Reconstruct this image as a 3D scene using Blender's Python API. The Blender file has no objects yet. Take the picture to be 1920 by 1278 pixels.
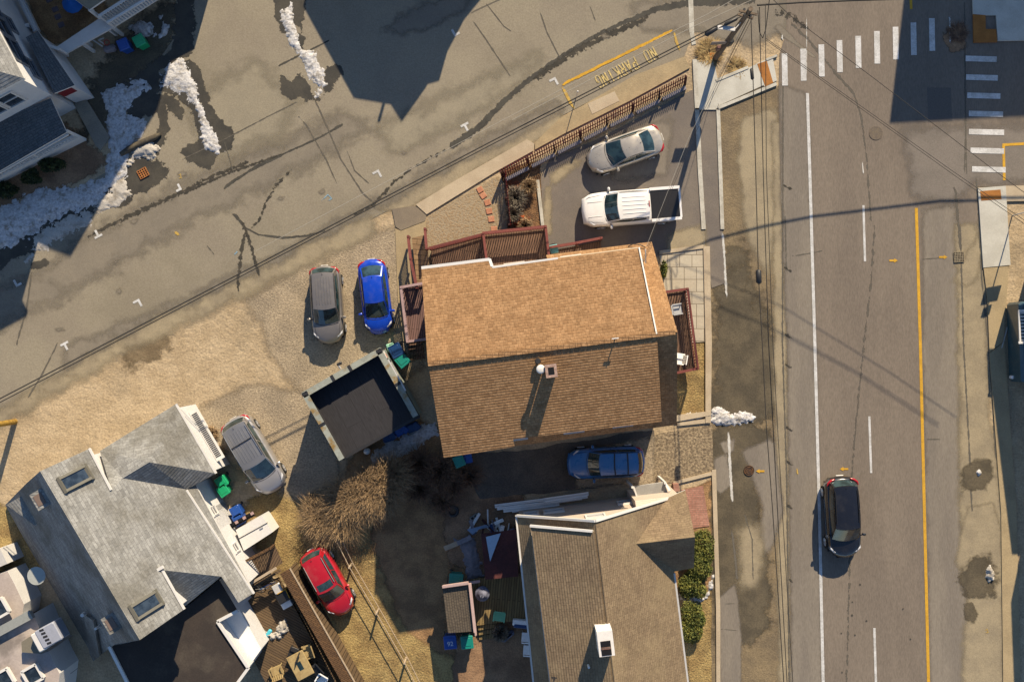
import bpy, bmesh, math, random
from mathutils import Vector, Matrix, noise
from mathutils.geometry import tessellate_polygon
rnd = random.Random(11)
S, H = 32.0, 60.0            # ground pixels per metre of the 1920-wide photo, drone height
SC = bpy.context.scene
COL = SC.collection

def W(px, py, z=0.0):        # photo pixel at height z -> world point
    k = (1 - z / H) / S
    return Vector(((px - 960) * k, (639 - py) * k, z))

def G(px, py, z=0.0):        # plan (ground pixel) position, lifted straight up to z
    return Vector(((px - 960) / S, (639 - py) / S, z))

def plane3(a, b, c):
    n = (b - a).cross(c - a).normalized()
    return (a, n)

def onp(pl, px, py, dz=0.0):  # pixel ray onto a plane
    o = Vector((0, 0, H)); d = W(px, py) - o
    a, n = pl
    t = (a - o).dot(n) / d.dot(n)
    p = o + d * t
    p.z += dz
    return p

def nz(x, y, s, seed=0.0):
    return noise.noise(Vector((x * s, y * s, seed)))

def lin(c):
    c = c / 255.0
    return c / 12.92 if c <= 0.04045 else ((c + 0.055) / 1.055) ** 2.4

def A(r, g, b, k=0.62):      # colour seen in the sun in the photo -> albedo
    return (min(.9, lin(r) * k), min(.9, lin(g) * k / 0.885), min(.9, lin(b) * k / 0.68), 1)

# ------------------------------------------------------------------ materials
def newmat(name):
    m = bpy.data.materials.new(name); m.use_nodes = True
    nt = m.node_tree
    return m, nt, nt.nodes['Principled BSDF']

def link(nt, a, b): nt.links.new(a, b)

def nd(nt, t, **kw):
    n = nt.nodes.new(t)
    for k, v in kw.items():
        if k.startswith('i_'):
            n.inputs[int(k[2:]) if k[2:].isdigit() else k[2:].replace('_', ' ')].default_value = v
        else: setattr(n, k, v)
    return n

def mth(nt, op, a, b=None, c=None):
    n = nd(nt, 'ShaderNodeMath', operation=op)
    for i, v in enumerate((a, b, c)):
        if v is None: continue
        if isinstance(v, (int, float)): n.inputs[i].default_value = v
        else: link(nt, v, n.inputs[i])
    return n.outputs[0]

def mrange(nt, v, a, b, c=0.0, d=1.0, smooth=True):
    n = nd(nt, 'ShaderNodeMapRange', interpolation_type='SMOOTHSTEP' if smooth else 'LINEAR')
    n.inputs['From Min'].default_value = a; n.inputs['From Max'].default_value = b
    n.inputs['To Min'].default_value = c; n.inputs['To Max'].default_value = d
    link(nt, v, n.inputs['Value'])
    return n.outputs['Result']

def mixc(nt, f, a, b, blend='MIX'):
    n = nd(nt, 'ShaderNodeMix', data_type='RGBA', blend_type=blend)
    for sock, v in ((n.inputs[0], f), (n.inputs[6], a), (n.inputs[7], b)):
        if isinstance(v, (int, float)): sock.default_value = v
        elif isinstance(v, tuple): sock.default_value = v
        else: link(nt, v, sock)
    return n.outputs[2]

def coords(nt, kind='pos', stretch=None, rot=0.0):
    if kind == 'uv': o = nd(nt, 'ShaderNodeUVMap').outputs[0]
    elif kind == 'obj': o = nd(nt, 'ShaderNodeTexCoord').outputs['Object']
    else: o = nd(nt, 'ShaderNodeNewGeometry').outputs['Position']
    if stretch or rot:
        mp = nd(nt, 'ShaderNodeMapping')
        if stretch: mp.inputs['Scale'].default_value = stretch
        mp.inputs['Rotation'].default_value = (0, 0, rot)
        link(nt, o, mp.inputs['Vector']); o = mp.outputs[0]
    return o

def noi(nt, vec, scale, detail=4, rough=.55, dist=0.0):
    n = nd(nt, 'ShaderNodeTexNoise')
    n.inputs['Scale'].default_value = scale; n.inputs['Detail'].default_value = detail
    n.inputs['Roughness'].default_value = rough; n.inputs['Distortion'].default_value = dist
    link(nt, vec, n.inputs['Vector'])
    return n.outputs[0]

def grain(nt, col, vec, scale, amt, detail=2):
    g = mrange(nt, noi(nt, vec, scale, detail, .7), .28, .72, 1 - amt, 1 + amt, False)
    return mixc(nt, 1.0, col, g, 'MULTIPLY')

def bumpn(nt, bs, hgt, dist, strength=1.0):
    b = nd(nt, 'ShaderNodeBump'); b.inputs['Distance'].default_value = dist; b.inputs['Strength'].default_value = strength
    link(nt, hgt, b.inputs['Height']); link(nt, b.outputs[0], bs.inputs['Normal'])

def setp(bs, rough, spec, metal=0, coat=0):
    bs.inputs['Roughness'].default_value = rough
    bs.inputs['Specular IOR Level'].default_value = spec
    bs.inputs['Metallic'].default_value = metal
    bs.inputs['Coat Weight'].default_value = coat
    bs.inputs['Coat Roughness'].default_value = .06

def fade_alpha(nt, bs, m, vec, sc, k, soft, thr=.5):
    at = nd(nt, 'ShaderNodeAttribute', attribute_name='fade').outputs['Fac']
    n1 = noi(nt, vec, sc, 8, .68)
    v = mth(nt, 'ADD', at, mth(nt, 'MULTIPLY', mth(nt, 'SUBTRACT', n1, .5), k))
    a = mrange(nt, v, thr - soft, thr + soft)
    link(nt, a, bs.inputs['Alpha'])

def gm(name, c1, c2=None, s1=.5, gs=22, ga=.25, bump=0, bs_=8, rough=.88, spec=.25, kind='pos', stretch=None,
       rot=0, metal=0, coat=0, lo=.38, hi=.62, decal=None, c3=None, s3=.15, op=None):
    m, nt, bs = newmat(name)
    vec = coords(nt, kind, stretch, rot)
    col = c1
    if c2: col = mixc(nt, mrange(nt, noi(nt, vec, s1, 7, .6), lo, hi), c1, c2)
    if c3: col = mixc(nt, mrange(nt, noi(nt, vec, s3, 5, .6), .5, .68), col, c3)
    if ga: col = grain(nt, col, vec, gs, ga)
    if isinstance(col, tuple): bs.inputs['Base Color'].default_value = col
    else: link(nt, col, bs.inputs['Base Color'])
    setp(bs, rough, spec, metal, coat)
    if bump: bumpn(nt, bs, noi(nt, vec, bs_, 5, .65), bump)
    if decal: fade_alpha(nt, bs, m, coords(nt, 'pos'), *decal)
    return m

def shingle(name, c1, c2, cm, bw=.33, rh=.15, bump=.018, blotch=None, ga=.2, mort=.012):
    m, nt, bs = newmat(name)
    uv = coords(nt, 'uv')
    br = nd(nt, 'ShaderNodeTexBrick'); link(nt, uv, br.inputs['Vector'])
    br.inputs['Scale'].default_value = 1; br.inputs['Brick Width'].default_value = bw
    br.inputs['Row Height'].default_value = rh; br.inputs['Mortar Size'].default_value = mort
    br.inputs['Mortar Smooth'].default_value = .4
    br.inputs['Color1'].default_value = c1; br.inputs['Color2'].default_value = c2; br.inputs['Mortar'].default_value = cm
    br.offset = .37; br.offset_frequency = 3
    col = br.outputs['Color']
    pos = coords(nt, 'pos')
    if blotch: col = mixc(nt, mrange(nt, noi(nt, pos, .35, 6, .65), .42, .66), col, mixc(nt, .65, col, blotch))
    col = grain(nt, col, pos, 9, ga, 4)
    col = grain(nt, col, pos, 1.1, ga * .6, 4)
    link(nt, col, bs.inputs['Base Color']); setp(bs, .92, .15)
    sep = nd(nt, 'ShaderNodeSeparateXYZ'); link(nt, uv, sep.inputs[0])
    fr = mth(nt, 'FRACT', mth(nt, 'DIVIDE', sep.outputs[1], rh))
    saw = mth(nt, 'MULTIPLY', mth(nt, 'SUBTRACT', 1.0, fr), mrange(nt, fr, 0, .3))
    hgt = mth(nt, 'ADD', saw, mth(nt, 'MULTIPLY', noi(nt, pos, 9, 3, .6), .8))
    bumpn(nt, bs, hgt, bump)
    return m

def siding(name, c, sp=.12, dist=.015, ga=.06):
    m, nt, bs = newmat(name)
    uv = coords(nt, 'uv')
    sep = nd(nt, 'ShaderNodeSeparateXYZ'); link(nt, uv, sep.inputs[0])
    fr = mth(nt, 'FRACT', mth(nt, 'DIVIDE', sep.outputs[1], sp))
    col = mixc(nt, mrange(nt, fr, .0, .14), tuple(x * .55 for x in c[:3]) + (1,), c)
    col = grain(nt, col, coords(nt, 'pos'), 2.5, ga, 5)
    link(nt, col, bs.inputs['Base Color']); setp(bs, .6, .3)
    bumpn(nt, bs, mth(nt, 'SUBTRACT', 1.0, fr), dist)
    return m

def planks(name, c1, c2, w=.14, ang=0.0, length=3.0, gap=.012, kind='pos', ga=.25, seam=.18):
    m, nt, bs = newmat(name)
    v = coords(nt, kind, None, ang)
    br = nd(nt, 'ShaderNodeTexBrick'); link(nt, v, br.inputs['Vector'])
    br.inputs['Scale'].default_value = 1; br.inputs['Brick Width'].default_value = length
    br.inputs['Row Height'].default_value = w; br.inputs['Mortar Size'].default_value = gap
    br.inputs['Color1'].default_value = c1; br.inputs['Color2'].default_value = c2
    br.inputs['Mortar'].default_value = tuple(x * seam for x in c1[:3]) + (1,)
    mp = nd(nt, 'ShaderNodeMapping'); mp.inputs['Scale'].default_value = (1.2, 14, 1); link(nt, v, mp.inputs['Vector'])
    col = grain(nt, br.outputs['Color'], mp.outputs[0], 1.5, ga, 5)
    link(nt, col, bs.inputs['Base Color']); setp(bs, .8, .25)
    bumpn(nt, bs, mth(nt, 'MULTIPLY', br.outputs['Fac'], -1.0), .01)
    return m

def paint(name, c, rough=.28, metal=0.0, coat=.6, dust=.12):
    m, nt, bs = newmat(name)
    v = coords(nt, 'obj')
    d = mrange(nt, noi(nt, v, 1.6, 6, .6), .45, .75, 0, dust)
    col = mixc(nt, d, c, (.30, .26, .20, 1))
    link(nt, col, bs.inputs['Base Color']); setp(bs, rough, .5, metal, coat)
    rr = mrange(nt, noi(nt, v, 3.0, 5), .3, .7, rough, rough + .15); link(nt, rr, bs.inputs['Roughness'])
    return m

def flat(name, c, rough=.6, spec=.4, metal=0, ga=.1, gs=6):
    m, nt, bs = newmat(name)
    col = grain(nt, c, coords(nt, 'obj'), gs, ga, 4)
    link(nt, col, bs.inputs['Base Color']); setp(bs, rough, spec, metal)
    return m

def glass(name, c, rough=.06):
    m, nt, bs = newmat(name)
    v = coords(nt, 'obj')
    col = mixc(nt, mrange(nt, noi(nt, v, 2.2, 3), .4, .62), c, tuple(x * 2.2 + .004 for x in c[:3]) + (1,))
    link(nt, col, bs.inputs['Base Color']); setp(bs, rough, .8)
    return m

# ------------------------------------------------------------------ mesh builder
class MB:
    def __init__(s):
        s.v = []; s.f = []; s.mi = []; s.sm = []; s.mats = []; s.fade = []
    def m(s, mat):
        if mat not in s.mats: s.mats.append(mat)
        return s.mats.index(mat)
    def add(s, vs, fs, mat, smooth=False, fade=None):
        o = len(s.v); s.v += [Vector(p) for p in vs]
        s.fade += fade if fade else [1.0] * len(vs)
        k = s.m(mat)
        for f in fs:
            s.f.append([i + o for i in f]); s.mi.append(k); s.sm.append(smooth)
        return s
    def prism(s, pts, z0, z1, mat, top=None, cap0=False):   # pts: 2D/3D plan points, any order
        pts = [Vector((p[0], p[1])) for p in pts]; n = len(pts)
        if sum(pts[i].x * pts[(i + 1) % n].y - pts[(i + 1) % n].x * pts[i].y for i in range(n)) < 0: pts = pts[::-1]
        vs = [(p.x, p.y, z0) for p in pts] + [(p.x, p.y, z1) for p in pts]
        s.add(vs, [[i, (i + 1) % n, n + (i + 1) % n, n + i] for i in range(n)], mat)
        s.add(vs[n:], [list(range(n))], top or mat)
        if cap0: s.add(vs[:n], [list(range(n))[::-1]], mat)
        return s
    def plate(s, pts, th, mat, edge=None, under=None):        # 3D polygon with thickness downward
        pts = [Vector(p) for p in pts]; n = len(pts)
        if sum(pts[i].x * pts[(i + 1) % n].y - pts[(i + 1) % n].x * pts[i].y for i in range(n)) < 0: pts = pts[::-1]
        lo = [p - Vector((0, 0, th)) for p in pts]
        tri = tessellate_polygon([pts])
        def up(t, P):
            a, b, c = (P[i] for i in t)
            return t if (b - a).cross(c - a).z > 0 else t[::-1]
        s.add(pts, [list(up(t, pts)) for t in tri], mat)
        s.add(lo, [list(up(t, pts))[::-1] for t in tri], under or edge or mat)
        s.add(pts + lo, [[i, n + i, n + (i + 1) % n, (i + 1) % n] for i in range(n)], edge or mat)
        return s
    def poly(s, pts, mat, fade=None):
        pts = [Vector(p) for p in pts]
        tri = tessellate_polygon([pts]); fs = []
        for t in tri:
            a, b, c = (pts[i] for i in t)
            fs.append(list(t) if (b - a).cross(c - a).z >= 0 else list(t)[::-1])
        return s.add(pts, fs, mat, fade=fade)
    def box(s, c, size, mat, rot=0.0, bev=0.0):
        hx, hy, hz = size[0] / 2, size[1] / 2, size[2] / 2
        ca, sa = math.cos(rot), math.sin(rot); b = min(bev, hx * .8, hy * .8, hz * .8)
        def T(x, y, z): return (c[0] + x * ca - y * sa, c[1] + x * sa + y * ca, c[2] + z)
        if b <= 0:
            vs = [T(x, y, z) for z in (-hz, hz) for y in (-hy, hy) for x in (-hx, hx)]
            return s.add(vs, [(0, 2, 3, 1), (4, 5, 7, 6), (0, 1, 5, 4), (2, 6, 7, 3), (0, 4, 6, 2), (1, 3, 7, 5)], mat)
        vs = []
        for z, e in ((-hz, 0), (hz - b, 0), (hz, b)):
            x, y = hx - e, hy - e
            vs += [T(-x + b, -y, z), T(x - b, -y, z), T(x, -y + b, z), T(x, y - b, z), T(x - b, y, z), T(-x + b, y, z), T(-x, y - b, z), T(-x, -y + b, z)]
        fs = [[k * 8 + i, k * 8 + (i + 1) % 8, k * 8 + 8 + (i + 1) % 8, k * 8 + 8 + i] for k in range(2) for i in range(8)]
        return s.add(vs, fs + [list(range(16, 24)), list(range(8))[::-1]], mat)
    def bar(s, p, q, w, h, mat):                              # rectangular bar, w horizontal, h vertical
        p, q = Vector(p), Vector(q); d = (q - p)
        if d.length < 1e-6: return s
        d.normalize(); up = Vector((0, 0, 1))
        if abs(d.z) > .98: up = Vector((0, 1, 0))
        sd = d.cross(up).normalized(); u2 = sd.cross(d)
        vs = [a + sd * (i * w / 2) + u2 * (j * h / 2) for a in (p, q) for (i, j) in ((-1, -1), (1, -1), (1, 1), (-1, 1))]
        return s.add(vs, [(0, 1, 5, 4), (1, 2, 6, 5), (2, 3, 7, 6), (3, 0, 4, 7), (3, 2, 1, 0), (4, 5, 6, 7)], mat)
    def tube(s, pts, r, mat, n=6, smooth=True):
        pts = [Vector(p) for p in pts]; rr = r if isinstance(r, (list, tuple)) else [r] * len(pts)
        vs = []; fs = []
        for i, p in enumerate(pts):
            d = (pts[min(i + 1, len(pts) - 1)] - pts[max(i - 1, 0)]).normalized()
            a = d.cross(Vector((0, 0, 1)) if abs(d.z) < .95 else Vector((1, 0, 0))).normalized(); b = a.cross(d)
            vs += [p + (a * math.cos(6.2832 * k / n) + b * math.sin(6.2832 * k / n)) * rr[i] for k in range(n)]
            if i: fs += [[(i - 1) * n + k, i * n + k, i * n + (k + 1) % n, (i - 1) * n + (k + 1) % n] for k in range(n)]
        s.add(vs, fs, mat, smooth)
        L = (len(pts) - 1) * n
        return s.add(vs[:n] + vs[L:], [list(range(n)), list(range(n, 2 * n))[::-1]], mat)
    def cyl(s, c, r0, r1, h, mat, n=16, smooth=True):
        vs = [(c[0] + r * math.cos(6.2832 * k / n), c[1] + r * math.sin(6.2832 * k / n), c[2] + z) for r, z in ((r0, 0), (r1, h)) for k in range(n)]
        s.add(vs, [[k, (k + 1) % n, n + (k + 1) % n, n + k] for k in range(n)], mat, smooth)
        return s.add(vs, [list(range(n))[::-1], list(range(n, 2 * n))], mat)
    def grid(s, P, nu, nv, mat, flip=False, smooth=True):     # P(u,v) over [0,1]^2
        vs = [P(i / nu, j / nv) for i in range(nu + 1) for j in range(nv + 1)]
        fs = []
        for i in range(nu):
            for j in range(nv):
                q = [i * (nv + 1) + j, (i + 1) * (nv + 1) + j, (i + 1) * (nv + 1) + j + 1, i * (nv + 1) + j + 1]
                fs.append(q[::-1] if flip else q)
        return s.add(vs, fs, mat, smooth)
    def ball(s, c, r, mat, n=10):
        rx, ry, rz = r if isinstance(r, tuple) else (r, r, r)
        vs = [(c[0] + rx * math.sin(math.pi * i / n) * math.cos(6.2832 * j / (2 * n)), c[1] + ry * math.sin(math.pi * i / n) * math.sin(6.2832 * j / (2 * n)), c[2] + rz * math.cos(math.pi * i / n)) for i in range(n + 1) for j in range(2 * n)]
        fs = [[i * 2 * n + j, (i + 1) * 2 * n + j, (i + 1) * 2 * n + (j + 1) % (2 * n), i * 2 * n + (j + 1) % (2 * n)] for i in range(n) for j in range(2 * n)]
        return s.add(vs, fs, mat, True)
    def section(s, o, e, n, sec, s0, s1, mat):                # cross-section (t,z) swept from s0 to s1 along e
        k = len(sec)
        vs = [o + e * a + n * t + Vector((0, 0, z)) for a in (s0, s1) for t, z in sec]
        for v in vs: v.z -= o.z
        return s.add(vs, [[i, (i + 1) % k, k + (i + 1) % k, k + i] for i in range(k)] + [list(range(k))[::-1], list(range(k, 2 * k))], mat)
    def build(s, name, parent=None, world=True, **pr):
        off = Vector((0, 0, 0))
        me = bpy.data.meshes.new(name)
        if parent is not None and world:
            off = parent.matrix_basis.translation.copy() if parent.parent is None else parent['_off']
            off = Vector(off)
        loc = None
        if parent is None and not pr.get('kind') in ('structure',):
            lo = Vector((min(v.x for v in s.v), min(v.y for v in s.v), min(v.z for v in s.v)))
            hi = Vector((max(v.x for v in s.v), max(v.y for v in s.v), 0))
            loc = Vector(((lo.x + hi.x) / 2, (lo.y + hi.y) / 2, lo.z)); off = loc
        me.from_pydata([v - off for v in s.v], [], s.f)
        for m_ in s.mats: me.materials.append(m_)
        me.polygons.foreach_set('material_index', s.mi); me.polygons.foreach_set('use_smooth', s.sm)
        at = me.attributes.new('fade', 'FLOAT', 'POINT'); at.data.foreach_set('value', s.fade)
        uv = me.uv_layers.new(name='UVMap')
        vv = s.v; data = [0.0] * (2 * len(me.loops))
        for p in me.polygons:
            nn = p.normal
            if abs(nn.z) > .995: u, w = Vector((1, 0, 0)), Vector((0, 1, 0))
            else:
                u = Vector((-nn.y, nn.x, 0)).normalized(); w = nn.cross(u)
            for li in p.loop_indices:
                q = vv[me.loops[li].vertex_index]
                data[2 * li] = q.dot(u); data[2 * li + 1] = q.dot(w)
        uv.data.foreach_set('uv', data)
        o = bpy.data.objects.new(name, me); COL.objects.link(o)
        if loc: o.location = loc
        if parent is not None: o.parent = parent
        o['_off'] = tuple(off)
        tag(o, **pr)
        return o

def tag(o, label=None, cat=None, group=None, kind=None):
    if label: o['label'] = label
    if cat: o['category'] = cat
    if group: o['group'] = group
    if kind: o['kind'] = kind
    return o

def empty(name, loc, rz=0.0, **pr):
    o = bpy.data.objects.new(name, None); COL.objects.link(o)
    o.location = loc; o.rotation_euler = (0, 0, rz); o.empty_display_size = .3
    return tag(o, **pr)

def copy_tree(o, parent=None, loc=None, rz=None, **pr):
    c = o.copy(); COL.objects.link(c)
    if parent is not None: c.parent = parent
    if loc is not None: c.location = loc
    if rz is not None: c.rotation_euler = (0, 0, rz)
    tag(c, **pr)
    for ch in list(o.children): copy_tree(ch, c)
    return c

def hdg(dx, dy): return math.atan2(-dy, dx)       # heading from an image direction

# ---- flat sheets and decals given in ground pixels
def rag(pts, step=14, amp=3.0, sc=.03, seed=1.0):
    out = []
    n = len(pts)
    for i in range(n):
        a, b = pts[i], pts[(i + 1) % n]
        d = math.hypot(b[0] - a[0], b[1] - a[1]); k = max(1, int(d / step))
        for j in range(k):
            x = a[0] + (b[0] - a[0]) * j / k; y = a[1] + (b[1] - a[1]) * j / k
            out.append((x + amp * (nz(x, y, sc, seed) + .5 * nz(x, y, sc * 3, seed)), y + amp * (nz(x, y, sc, seed + 7) + .5 * nz(x, y, sc * 3, seed + 9))))
    return out

def sheet(mb, pts, z, mat): return mb.poly([G(x, y, z) for x, y in pts], mat)

def inset(pts, w):
    n = len(pts)
    ar = sum(pts[i][0] * pts[(i + 1) % n][1] - pts[(i + 1) % n][0] * pts[i][1] for i in range(n))
    sg = 1 if ar > 0 else -1
    out = []
    for i in range(n):
        a, b, c = pts[i - 1], pts[i], pts[(i + 1) % n]
        d1 = Vector((b[0] - a[0], b[1] - a[1])); d2 = Vector((c[0] - b[0], c[1] - b[1]))
        d1 = d1.normalized() if d1.length > 0 else d1; d2 = d2.normalized() if d2.length > 0 else d2
        n1 = Vector((-d1.y, d1.x)) * sg; n2 = Vector((-d2.y, d2.x)) * sg
        m = n1 + n2
        if m.length < .3: m = n1
        m = m.normalized(); k = 1 / max(.55, m.dot(n1))
        out.append((b[0] + m.x * w * k, b[1] + m.y * w * k))
    return out

import numpy as np
def decal(mb, pts, z, mat, w=10, step=16):      # soft-edged patch: grid with a fade value from the outline distance
    w = w * 1.9 if w < 30 else w
    P = np.array(pts, float); res = max(1.6, min(14.0, w * .36))
    x0, y0 = P.min(0) - w * .6; x1, y1 = P.max(0) + w * .6
    nx, ny = int((x1 - x0) / res) + 2, int((y1 - y0) / res) + 2
    X, Y = np.meshgrid(x0 + res * np.arange(nx), y0 + res * np.arange(ny), indexing='ij')
    d = np.full(X.shape, 1e18); ins = np.zeros(X.shape, bool)
    for k in range(len(P)):
        a, b = P[k - 1], P[k]; e = b - a
        wx, wy = X - a[0], Y - a[1]
        t = np.clip((wx * e[0] + wy * e[1]) / (e @ e + 1e-9), 0, 1)
        d = np.minimum(d, (wx - t * e[0]) ** 2 + (wy - t * e[1]) ** 2)
        if a[1] != b[1]:
            ins ^= ((a[1] > Y) != (b[1] > Y)) & (X < e[0] * (Y - a[1]) / (b[1] - a[1]) + a[0])
    f = np.clip(.5 + np.where(ins, 1, -1) * np.sqrt(d) / w, 0, 1)
    keep = np.maximum.reduce([f[:-1, :-1], f[1:, :-1], f[:-1, 1:], f[1:, 1:]]) > 0
    idx = -np.ones(X.shape, int); vs = []; fd = []; fs = []
    for i, j in np.argwhere(keep):
        q = []
        for c in ((i, j), (i, j + 1), (i + 1, j + 1), (i + 1, j)):
            if idx[c] < 0: idx[c] = len(vs); vs.append(G(X[c], Y[c], z)); fd.append(float(f[c]))
            q.append(int(idx[c]))
        fs.append(q)
    return mb.add(vs, fs, mat, fade=fd)

def strip(mb, pts, wd, z, mat, step=12, f=1.0):
    P = []
    for i in range(len(pts) - 1):
        a, b = pts[i], pts[i + 1]
        w0 = wd[i] if isinstance(wd, (list, tuple)) else wd; w1 = wd[i + 1] if isinstance(wd, (list, tuple)) else wd
        k = max(1, int(math.hypot(b[0] - a[0], b[1] - a[1]) / step))
        for j in range(k): P.append((a[0] + (b[0] - a[0]) * j / k, a[1] + (b[1] - a[1]) * j / k, w0 + (w1 - w0) * j / k))
    P.append((pts[-1][0], pts[-1][1], wd[-1] if isinstance(wd, (list, tuple)) else wd))
    vs = []; fd = []; fs = []
    for i, (x, y, w) in enumerate(P):
        a = P[max(i - 1, 0)]; b = P[min(i + 1, len(P) - 1)]
        d = Vector((b[0] - a[0], b[1] - a[1])).normalized(); nn = Vector((-d.y, d.x))
        e = f if 0 < i < len(P) - 1 else 0.2
        for t, g in ((-1, 0), (0, e), (1, 0)):
            vs.append(G(x + nn.x * w * t / 2, y + nn.y * w * t / 2, z)); fd.append(g)
        if i:
            for t in (0, 1): fs.append([3 * i - 3 + t, 3 * i - 2 + t, 3 * i + 1 + t, 3 * i + t][::-1])
    return mb.add(vs, fs, mat, fade=fd)

def line(mb, pts, w, z, mat):       # crisp painted line along pixel points
    for i in range(len(pts) - 1):
        a, b = Vector(pts[i]), Vector(pts[i + 1]); d = (b - a).normalized(); n = Vector((-d.y, d.x)) * w / 2
        mb.poly([G(*(a + n), z), G(*(b + n), z), G(*(b - n), z), G(*(a - n), z)], mat)

def heap(mb, pts, hgt, mat, res=.055, edge=.4, rough=.42, seed=0.0, z0=0.0, jag=.22, lump=1.7):
    P = [G(x, y) for x, y in pts]; n = len(P)
    def sd(x, y):
        d = 1e9; c = False
        for i in range(n):
            a, b = P[i - 1], P[i]
            ex, ey = b.x - a.x, b.y - a.y; wx, wy = x - a.x, y - a.y
            t = max(0, min(1, (wx * ex + wy * ey) / (ex * ex + ey * ey + 1e-9)))
            d = min(d, (wx - t * ex) ** 2 + (wy - t * ey) ** 2)
            if (a.y > y) != (b.y > y) and x < (b.x - a.x) * (y - a.y) / (b.y - a.y) + a.x: c = not c
        return math.sqrt(d) * (1 if c else -1)
    x0 = min(p.x for p in P) - .3; x1 = max(p.x for p in P) + .3; y0 = min(p.y for p in P) - .3; y1 = max(p.y for p in P) + .3
    nx, ny = int((x1 - x0) / res) + 1, int((y1 - y0) / res) + 1
    idx = {}; vs = []; D = {}
    for i in range(nx):
        for j in range(ny):
            x, y = x0 + i * res, y0 + j * res
            D[i, j] = sd(x, y) + jag * (nz(x, y, 1.8, seed) + .7 * nz(x, y, 5.5, seed + 3) + .6 * nz(x, y, 13, seed + 4))
    def vid(i, j):
        if (i, j) not in idx:
            x, y = x0 + i * res, y0 + j * res; d = max(0, D[i, j])
            b = 1 - math.exp(-d / edge)
            r = .5 + .55 * nz(x, y, lump * .7, seed + 1) + .22 * nz(x * .6 + y * .5, y - x * .4, lump * 2.6, seed + 5) + .12 * nz(x, y, lump * 7, seed + 6)
            z = hgt * b * (1 - rough + rough * r * 1.3)
            idx[i, j] = len(vs); vs.append((x, y, z0 + max(.003, z) if d > 0 else z0 - .01))
        return idx[i, j]
    fs = []
    for i in range(nx - 1):
        for j in range(ny - 1):
            q = ((i, j), (i + 1, j), (i + 1, j + 1), (i, j + 1))
            if sum(D[c] > 0 for c in q) >= 2: fs.append([vid(*c) for c in q])
    mb.add(vs, fs, mat, True)
    return mb
SUN_E, SUN_C, SKY_S, EXPO = 5.0, (1.0, .83, .59), .082, .90
# ------------------------------------------------------------------ ground materials
M_sand = gm('sand_soil', A(204, 173, 126), A(188, 158, 113), .9, 9, .26, .07, 3.6, c3=A(172, 146, 106), s3=.3)
M_sandloose = gm('loose_sand', A(214, 180, 124), A(196, 162, 108), .9, 24, .2, .07, 3.2, decal=(1.3, .9, .12))
M_dirt = gm('packed_dirt', A(178, 150, 106), A(160, 135, 98), .5, 24, .25, .03, 6, decal=(.9, .9, .2))
M_gravel = gm('parking_gravel', A(186, 160, 120), A(166, 143, 108), .7, 9, .4, .05, 12, decal=(.8, .8, .2))
M_drygrass = gm('dry_lawn', A(190, 156, 92), A(160, 127, 74), 1.1, 11, .42, .09, 9, decal=(1.2, .9, .15), c3=A(140, 112, 66), s3=.5)
M_deadgrass = gm('dead_grass', A(180, 136, 86), A(146, 108, 68), .8, 12, .35, .05, 10, decal=(1.0, .9, .15))
M_mud = gm('damp_soil', A(168, 128, 88), A(136, 102, 70), .7, 12, .3, .04, 8, decal=(1.1, 1.5, .12))
M_mulch = gm('mulch_bed', A(150, 108, 66), A(112, 82, 54), 2.2, 12, .5, .08, 12, decal=(2, .8, .15), c3=A(190, 92, 42), s3=.42)
M_asph = gm('old_asphalt', A(160, 143, 111), A(152, 135, 106), 0.28, 12, .16, .004, 30, c3=A(147, 131, 101), s3=.11)
M_asphR = gm('road_asphalt', A(139, 121, 97), A(130, 113, 91), 0.3, 12, .17, .004, 30, stretch=(1.4, .35, 1))
M_lot = gm('parking_asphalt', A(136, 120, 98), A(124, 110, 92), .4, 18, .17, .004, 30)
M_should = gm('worn_shoulder', A(147, 131, 106), A(136, 121, 99), .5, 17, .18, stretch=(1.5, .25, 1), decal=(.9, .7, .25))
M_sandy_asph = gm('sandy_asphalt', A(174, 152, 112), A(158, 138, 103), .6, 18, .2, decal=(.7, .9, .25))
M_darkpatch = gm('dark_patch', A(146, 130, 103), A(139, 124, 99), .6, 18, .18, decal=(.8, 1.3, .3))
M_light = gm('light_patch', A(162, 145, 112), A(155, 139, 108), .6, 18, .18, decal=(.7, 1.3, .35))
M_roadlight = gm('road_light_patch', A(138, 123, 102), A(131, 117, 97), .6, 18, .18, decal=(.7, 1.3, .35))
M_wetshade = gm('wet_and_shade_asphalt', A(84, 76, 60), A(70, 64, 52), .9, 16, .2, rough=.55, decal=(1.6, 2.6, .08))
M_dampshade = gm('damp_and_shade_asphalt', A(108, 93, 67), A(90, 78, 57), .8, 14, .3, rough=.8, decal=(1.3, 2.2, .3))
M_tar = gm('tar_seal', A(82, 73, 57), A(66, 60, 48), 2, 20, .2, decal=(4.0, 3.6, .16, .55))
M_tarsolid = gm('tar_patch', A(86, 79, 64), A(74, 68, 56), 1.4, 20, .18, decal=(3.5, 1.5, .08))
M_crack = gm('crack_line', A(104, 94, 76), None, 2, 20, .2, decal=(3.0, 2.4, .15, .5))
M_seam = gm('seam_line', A(112, 101, 82), None, 2, 20, .2, decal=(2.5, .8, .2, .4))
M_conc = gm('concrete', A(216, 203, 172), A(203, 190, 160), .8, 20, .1, .004, 20)
M_concold = gm('old_concrete', A(206, 180, 138), A(192, 166, 126), .6, 18, .14, .006, 20)
M_sandwalk = gm('sandy_walk', A(188, 160, 112), A(174, 148, 104), .7, 18, .16, .01, 10)
M_curb = gm('granite_edging', A(214, 200, 168), A(190, 176, 146), 1.5, 14, .14)
M_white = gm('road_paint_white', A(226, 215, 192), A(204, 193, 170), 1.6, 12, .2, decal=(3.2, 2.5, .12, .5))
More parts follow.
